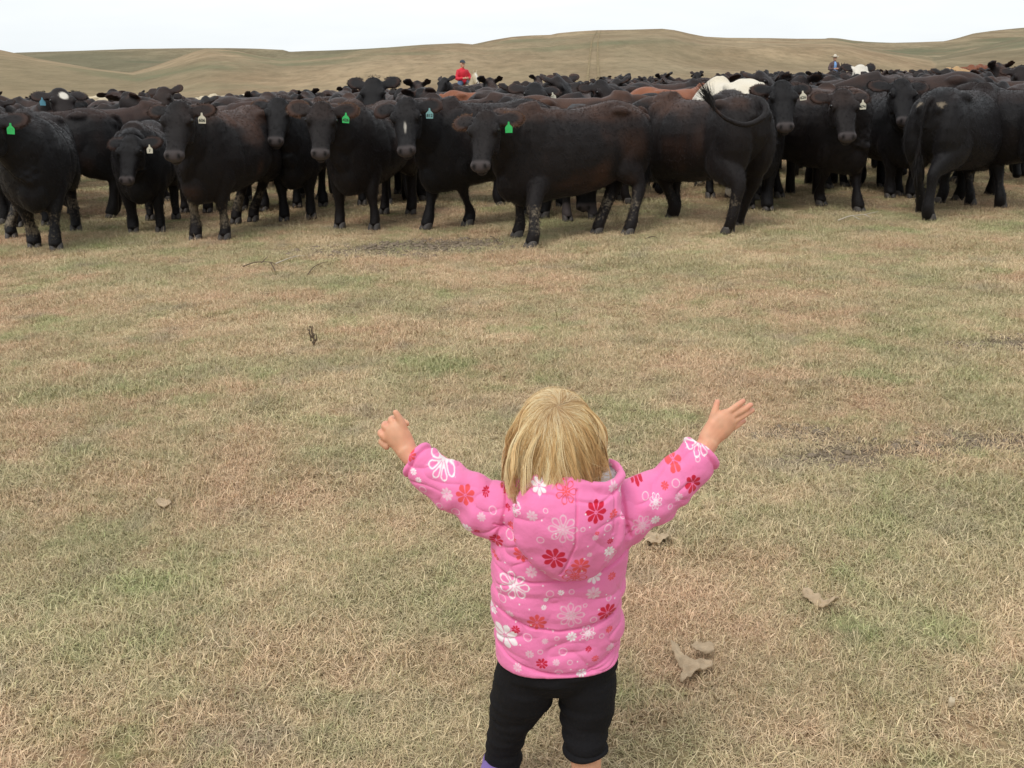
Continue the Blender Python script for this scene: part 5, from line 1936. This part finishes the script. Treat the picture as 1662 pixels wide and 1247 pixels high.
def build_hair():
    r = np.random.default_rng(17)
    N, T = 27000, 26
    w = nrm((0.02, -0.50, 0.86))
    e1 = nrm(np.cross(w, (0, 1, 0.2)))
    e2 = np.cross(w, e1)
    # roots over the scalp
    th = np.arccos(1 - r.uniform(0, 1, N) * 1.22)
    ph = r.uniform(0, 2 * np.pi, N)
    d = np.cos(th)[:, None] * w + np.sin(th)[:, None] * (np.cos(ph)[:, None] * e1 + np.sin(ph)[:, None] * e2)
    keep = ~((d[:, 1] > 0.62) & (d[:, 2] < 0.25)) & (d[:, 2] > -0.62)
    d, ph, th = d[keep], ph[keep], th[keep]
    n = len(d)
    sk = np.array(SK)
    lay = r.beta(1.5, 1.6, n)                       # layer depth: 0 inner, 1 outer
    ncl = 120
    cl = np.floor((ph / (2 * np.pi) + r.normal(0, .0025, n)) * ncl).astype(int) % ncl
    cl2 = cl + ncl * (lay * 3).astype(int)
    crand = r.uniform(-1, 1, (ncl * 4, 6))
    cr = crand[cl2]
    p = HC + d * sk * 1.005
    # leave the whorl along the meridian with a swirl
    mer = d * (d @ w)[:, None] - w
    mer = -mer
    mer = np.where(np.linalg.norm(mer, axis=1)[:, None] < 1e-3, e1, mer)
    mer = w[None] * -1 + d * (d @ w)[:, None]
    mer /= np.linalg.norm(mer, axis=1)[:, None] + 1e-9
    sw = np.cross(d, mer)
    t = mer + sw * (0.55 + 0.30 * cr[:, :1])
    zend = HC[2] - 0.080 + cr[:, 1] * .010 + r.normal(0, .008, n)
    zend = zend + np.clip(0.12 * np.clip(d[:, 0] - .02, 0, 1), 0, .052) + r.normal(0, .013, n) + .012 * np.clip(crand[cl2][:, 3], 0, 1)
    zend = zend - 0.004 * np.clip(-d[:, 0] - .2, 0, 1)        # a little longer on the left of the picture
    step = 0.0128
    out = np.empty((n, T, 3))
    out[:, 0] = p
    alive = np.ones(n)
    off = 1.0 + 0.085 * lay + 0.015 * cr[:, 2]
    for k in range(1, T):
        rel = (p - HC) / sk
        grav = np.clip((0.25 + k * 0.05), 0, 0.75)
        g = np.array([0, 0, -1.0])
        t = t * (1 - grav * 0.30) + g * grav * 0.30
        wob = np.stack([vnoise(np.stack([cl2 * 7.3, np.full(n, k * .24), cr[:, 3] * 5], 1), 1, 3), vnoise(np.stack([cl2 * 3.1, np.full(n, k * .24), cr[:, 4] * 5 + 9], 1), 1, 4), np.zeros(n)], 1)
        t = t + wob * 0.30 + r.normal(0, .006, (n, 3))
        t = t / np.linalg.norm(t, axis=1)[:, None]
        p = p + t * (step * alive)[:, None]
        rel = (p - HC) / sk
        # hair hugs the skull, below its widest ring it hangs and curls slightly in
        low = rel[:, 2] < -0.05
        q = rel.copy()
        q[:, 2] = np.where(low, -0.05, rel[:, 2])
        R = np.linalg.norm(q, axis=1)
        flare = 1 + 0.16 * np.clip((-rel[:, 2] - 0.0) / 0.9, 0, 1) * (0.6 + 0.6 * lay)
        target = off * np.minimum(1, .25 + k / 9.0) + 1.005 * np.maximum(0, .75 - k / 9.0)
        cor = np.clip(target * flare / R, 0.955, 1.05)
        p = HC + np.stack([rel[:, 0] * cor, rel[:, 1] * cor, np.where(low, rel[:, 2], rel[:, 2] * cor)], 1) * sk
        alive = np.where(p[:, 2] < zend, alive * 0.25, alive)
        out[:, k] = p
    # draw each lock together toward its own centre line
    for c in np.unique(cl2):
        k = np.where(cl2 == c)[0]
        if len(k) < 4:
            continue
        mean = out[k].mean(0)
        s = (np.linspace(0, 1, T) ** 1.2 * (0.55 + .22 * crand[c, 5]))[None, :, None]
        out[k] = out[k] * (1 - s) + mean * s
    # a few loose strands crossing the locks
    m_ = 420
    idx = r.choice(n, m_, replace=False)
    ex = out[idx].copy()
    swing = r.normal(0, 1, (m_, 1, 1)) * np.linspace(0, 1, T)[None, :, None] ** 1.4 * .014
    ex[:, :, 0:1] += swing
    ex += (ex - HC) * (0.03 + .05 * r.uniform(size=(m_, 1, 1))) * np.linspace(1, .35, T)[None, :, None]
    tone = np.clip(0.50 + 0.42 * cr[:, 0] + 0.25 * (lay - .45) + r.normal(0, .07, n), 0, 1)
    # paler strands on the right and towards the top of the head
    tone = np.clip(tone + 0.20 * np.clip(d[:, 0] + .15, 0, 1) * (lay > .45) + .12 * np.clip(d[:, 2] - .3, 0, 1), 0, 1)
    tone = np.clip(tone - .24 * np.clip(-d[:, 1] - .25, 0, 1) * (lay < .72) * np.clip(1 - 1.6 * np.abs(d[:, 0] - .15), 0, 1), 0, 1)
    allp = np.concatenate([out, ex])
    tone = np.concatenate([tone, np.clip(r.normal(.78, .12, m_), 0, 1)])
    cu = bpy.data.hair_curves.new('hair')
    cu.add_curves([T] * len(allp))
    cu.attributes['position'].data.foreach_set('vector', allp.astype(np.float32).ravel())
    ra = cu.attributes.get('radius') or cu.attributes.new('radius', 'FLOAT', 'POINT')
    prof_ = np.interp(np.linspace(0, 1, T), [0, .6, 1], [.00025, .00024, .00008])
    rr = np.tile(prof_, (len(allp), 1)) * np.concatenate([r.uniform(.75, 1.25, n), np.full(m_, .6)])[:, None]
    ra.data.foreach_set('value', rr.astype(np.float32).ravel())
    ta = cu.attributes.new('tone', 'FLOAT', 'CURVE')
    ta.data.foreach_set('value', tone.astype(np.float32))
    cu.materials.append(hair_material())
    return cu


hair = bpy.data.objects.new('hair', build_hair())
COL.objects.link(hair)
hair.parent = girl
# stand her origin at her feet
_off = girl_base
for me in {o.data for o in [girl] + [c for c in bpy.data.objects if c.parent in (girl, jacket) or (c.parent and c.parent.parent == girl)] if o.type == 'MESH' and o.data is not EYE_M}:
    me.transform(Matrix.Translation(-_off))
hair.location = -_off
for c in bpy.data.objects:
    if c.parent == girl and c.name.startswith('eye'):
        c.location = Vector(c.location) - _off
girl.location = _off

# ================================================================== small things lying on the pasture
PAT = plain('dried_dung_crust', (0.43, 0.325, 0.215), 0.9, 0.12, 0.45, 40, 0.9)
PALE = plain('pale_dung_crust', (0.52, 0.43, 0.30), 0.9, 0.12, 0.3, 45, 0.8)
DUNG = plain('dark_dung', (0.045, 0.032, 0.022), 0.85, 0.2, 0.4, 40, 0.8)
TWIG = plain('dry_twig', (0.13, 0.095, 0.065), 0.85, 0.15, 0.4, 60)
BLEACH = plain('bleached_twig', (0.52, 0.46, 0.37), 0.85, 0.15, 0.3, 60)


def slab(polys, thick, lift, seed, curl=0.02, vox=0.0045, rough=0.006):
    """torn crust plates from outlines on the ground; returns mesh around its own base"""
    c = sum((G(*q) for q in polys[0]), Vector()) / len(polys[0])
    S = Sh()
    for k, poly in enumerate(polys):
        pts = np.array([tuple(G(*q) - c) for q in poly])
        cc = pts.mean(0)
        pts = catmull(np.vstack([pts, pts[:1]]), 3)[:-1]
        z0 = lift + 0.008 * k
        rings = []
        for s, z in ((.30, z0), (.75, z0 + .002), (1.0, z0 + .004), (1.0, z0 + thick), (.75, z0 + thick), (.3, z0 + thick * .9)):
            q = cc + (pts - cc) * s
            q[:, 2] = z
            rings.append(q)
        S.add(*rings_shell(rings))
    m = remesh(S, 'pat', vox, 2)
    co = get_co(m)
    r = np.hypot(co[:, 0], co[:, 1])
    co[:, 2] += curl * vnoise(co, 14, seed) * sstep(0, .06, r) + rough * vnoise(co, 55, seed + 1) + .5 * rough * vnoise(co, 130, seed + 2)
    co[:, 2] -= min(0, co[:, 2].min()) + 0.0
    set_co(m, co)
    return m, c


def lay(name, polys, mat, label, cat, thick=.010, lift=.012, seed=1, group=None, **kw):
    m, c = slab(polys, thick, lift, seed, **kw)
    m.name = name
    o = link(name, m, mat, None, (c.x, c.y, float(zg(c.x, c.y)[0]) + .012))
    tag(o, label, cat, group)
    return o


def blob_poly(cx, cy, rx, ry, seed, n=11):
    r = random.Random(seed)
    return [(cx + rx * r.uniform(.7, 1.15) * math.cos(6.283 * i / n), cy + ry * r.uniform(.7, 1.15) * math.sin(6.283 * i / n)) for i in range(n)]


lay('dried_cow_pat', [[(1086, 1058), (1099, 1057), (1107, 1073), (1121, 1079), (1136, 1081), (1152, 1078), (1157, 1090), (1141, 1097), (1128, 1101), (1117, 1112), (1105, 1116), (1103, 1106), (1107, 1094), (1095, 1079)],
                      [(1118, 1060), (1134, 1057), (1152, 1060), (1160, 1066), (1150, 1072), (1134, 1074)]], PAT,
    'torn dried cow pat with curled tan crust, to the right of the toddler', 'cow pat', .012, .010, 3, curl=.026, rough=.009)
lay('dried_cow_pat', [[(1300, 968), (1314, 966), (1328, 974), (1338, 984), (1330, 990), (1316, 983), (1304, 977)], [(1326, 988), (1350, 984), (1362, 990), (1345, 997), (1330, 996)]], PAT,
    'small cracked cow pat with pale crust, further right in the grass', 'cow pat', .009, .006, 5, rough=.010)
lay('dried_cow_pat', [blob_poly(1066, 879, 26, 11, 4)], PAT, 'flat tan cow pat just beside the pink jacket, right side', 'cow pat', .007, .002, 7, curl=.012, rough=.009)
lay('dried_cow_pat', [blob_poly(265, 819, 13, 7, 6)], PAT, 'tan round cow pat in the grass on the left', 'cow pat', .012, .002, 9, curl=.012, rough=.009)
lay('dung_lump', [blob_poly(1543, 1150, 7, 5, 14)], PALE, 'small pale stone like lump in the grass at lower right', 'dung', .02, .004, 16, curl=.004)


def twig(name, pts, r, mat, label, group=None):
    c = G(*pts[0][:2])
    S = Sh()
    base = np.array(tuple(c))
    for line in pts[1:]:
        q = []
        for a, b, h in line:
            g = G(a, b)
            q.append(np.array([g.x, g.y, h]) - base)
        S.add(*tube(q, np.linspace(r * .6, r * .25, len(q)), up=(0.1, 0.3, 1), ns=7, k=3))
    m = S.mesh(name)
    o = link(name, m, mat, None, (c.x, c.y, float(zg(c.x, c.y)[0]) + .004))
    tag(o, label, 'twig', group)
    return o


# standing dead weed stalk
c = G(509, 562)
S = Sh()
S.add(*tube([(0, 0, 0), (.006, 0, .05), (-.004, .004, .10), (.004, 0, .135)], [.006, .0055, .006, .0025], up=(0, 1, 0), ns=8))
S.add(*tube([(.003, 0, .03), (.022, .005, .05), (.018, .004, .085)], [.004, .005, .002], up=(0, 1, 0), ns=7))
S.add(*tube([(-.002, 0, .06), (-.016, .004, .08), (-.014, 0, .105)], [.004, .0045, .002], up=(0, 1, 0), ns=7))
r_ = np.random.default_rng(8)
for _ in range(16):
    h = r_.uniform(.03, .13)
    S.add(*ellipsoid((r_.normal(0, .008), r_.normal(0, .006), h), (.006, .005, .008), nu=6, nv=4))
tag(link('weed_stalk', S.mesh('weed_stalk'), TWIG, None, (c.x, c.y, float(zg(c.x, c.y)[0]))), 'dead brown weed stalk standing in the grass left of centre', 'weed')
twig('twig', [(440, 436), [(395, 437, .02), (415, 432, .03), (440, 433, .035), (452, 436, .02)], [(440, 433, .03), (446, 442, .02), (447, 447, .03)], [(425, 433, .03), (436, 428, .06)]], .010, TWIG, 'dark forked twig lying below the cow tagged 606')
twig('twig', [(470, 426), [(448, 431, .02), (462, 427, .03), (480, 421, .03), (495, 418, .02)]], .009, BLEACH, 'pale thin twig pointing up right beside the dark forked twig')
twig('twig', [(518, 438), [(500, 449, .02), (508, 440, .03), (520, 433, .03), (533, 428, .02)]], .008, TWIG, 'curved brown twig right of the pale twig')
twig('twig', [(1395, 356), [(1360, 362, .02), (1380, 357, .035), (1402, 354, .03), (1425, 349, .03)], [(1385, 357, .03), (1396, 361, .02)], [(1402, 354, .03), (1412, 357, .02)]], .011, BLEACH, 'bleached branching stick below the cow tagged 674')
twig('twig', [(803, 392), [(796, 388, .03), (803, 391, .03), (809, 397, .02)]], .009, TWIG, 'short dark twig left of the centre cow front hoof')
twig('twig', [(1060, 391), [(1048, 391, .02), (1060, 389, .03), (1070, 391, .02)]], .008, TWIG, 'short twig on the grass below the centre cow rump')


def clods():
    r = np.random.default_rng(9)
    V, Fc, n = [], [], 0
    base_v, base_f = ellipsoid((0, 0, 0), (1, 1, 1), nu=7, nv=5)
    for c, a, b in BARE:
        k = int(60 + 420 * a * b / .3)
        for _ in range(min(k, 520)):
            u, ang = math.sqrt(r.uniform()), r.uniform(0, 6.283)
            x, y = c.x + a * u * 1.1 * math.cos(ang), c.y + b * u * 1.1 * math.sin(ang)
            s = .006 + .020 * r.uniform() ** 3 * (1 if c.y > 6 else .55)
            v = base_v * (1 + r.normal(0, .18, base_v.shape)) * np.array([s * r.uniform(.8, 1.6), s * r.uniform(.8, 1.6), s * .6]) + np.array([x, y, float(zg(x, y)[0]) + s * .25])
            V.append(v)
            Fc += [tuple(i + n for i in q) for q in base_f]
            n += len(v)
    return mk_mesh('dirt_clods', np.concatenate(V), Fc)


cl = link('dirt_clods', clods(), plain('dry_soil', (0.21, 0.165, 0.12), 0.95, 0.1, 0.5, 30))
cl['kind'] = 'stuff'
cl['label'] = 'crumbled dry dung and soil on the bare patches'
cl['category'] = 'dirt'
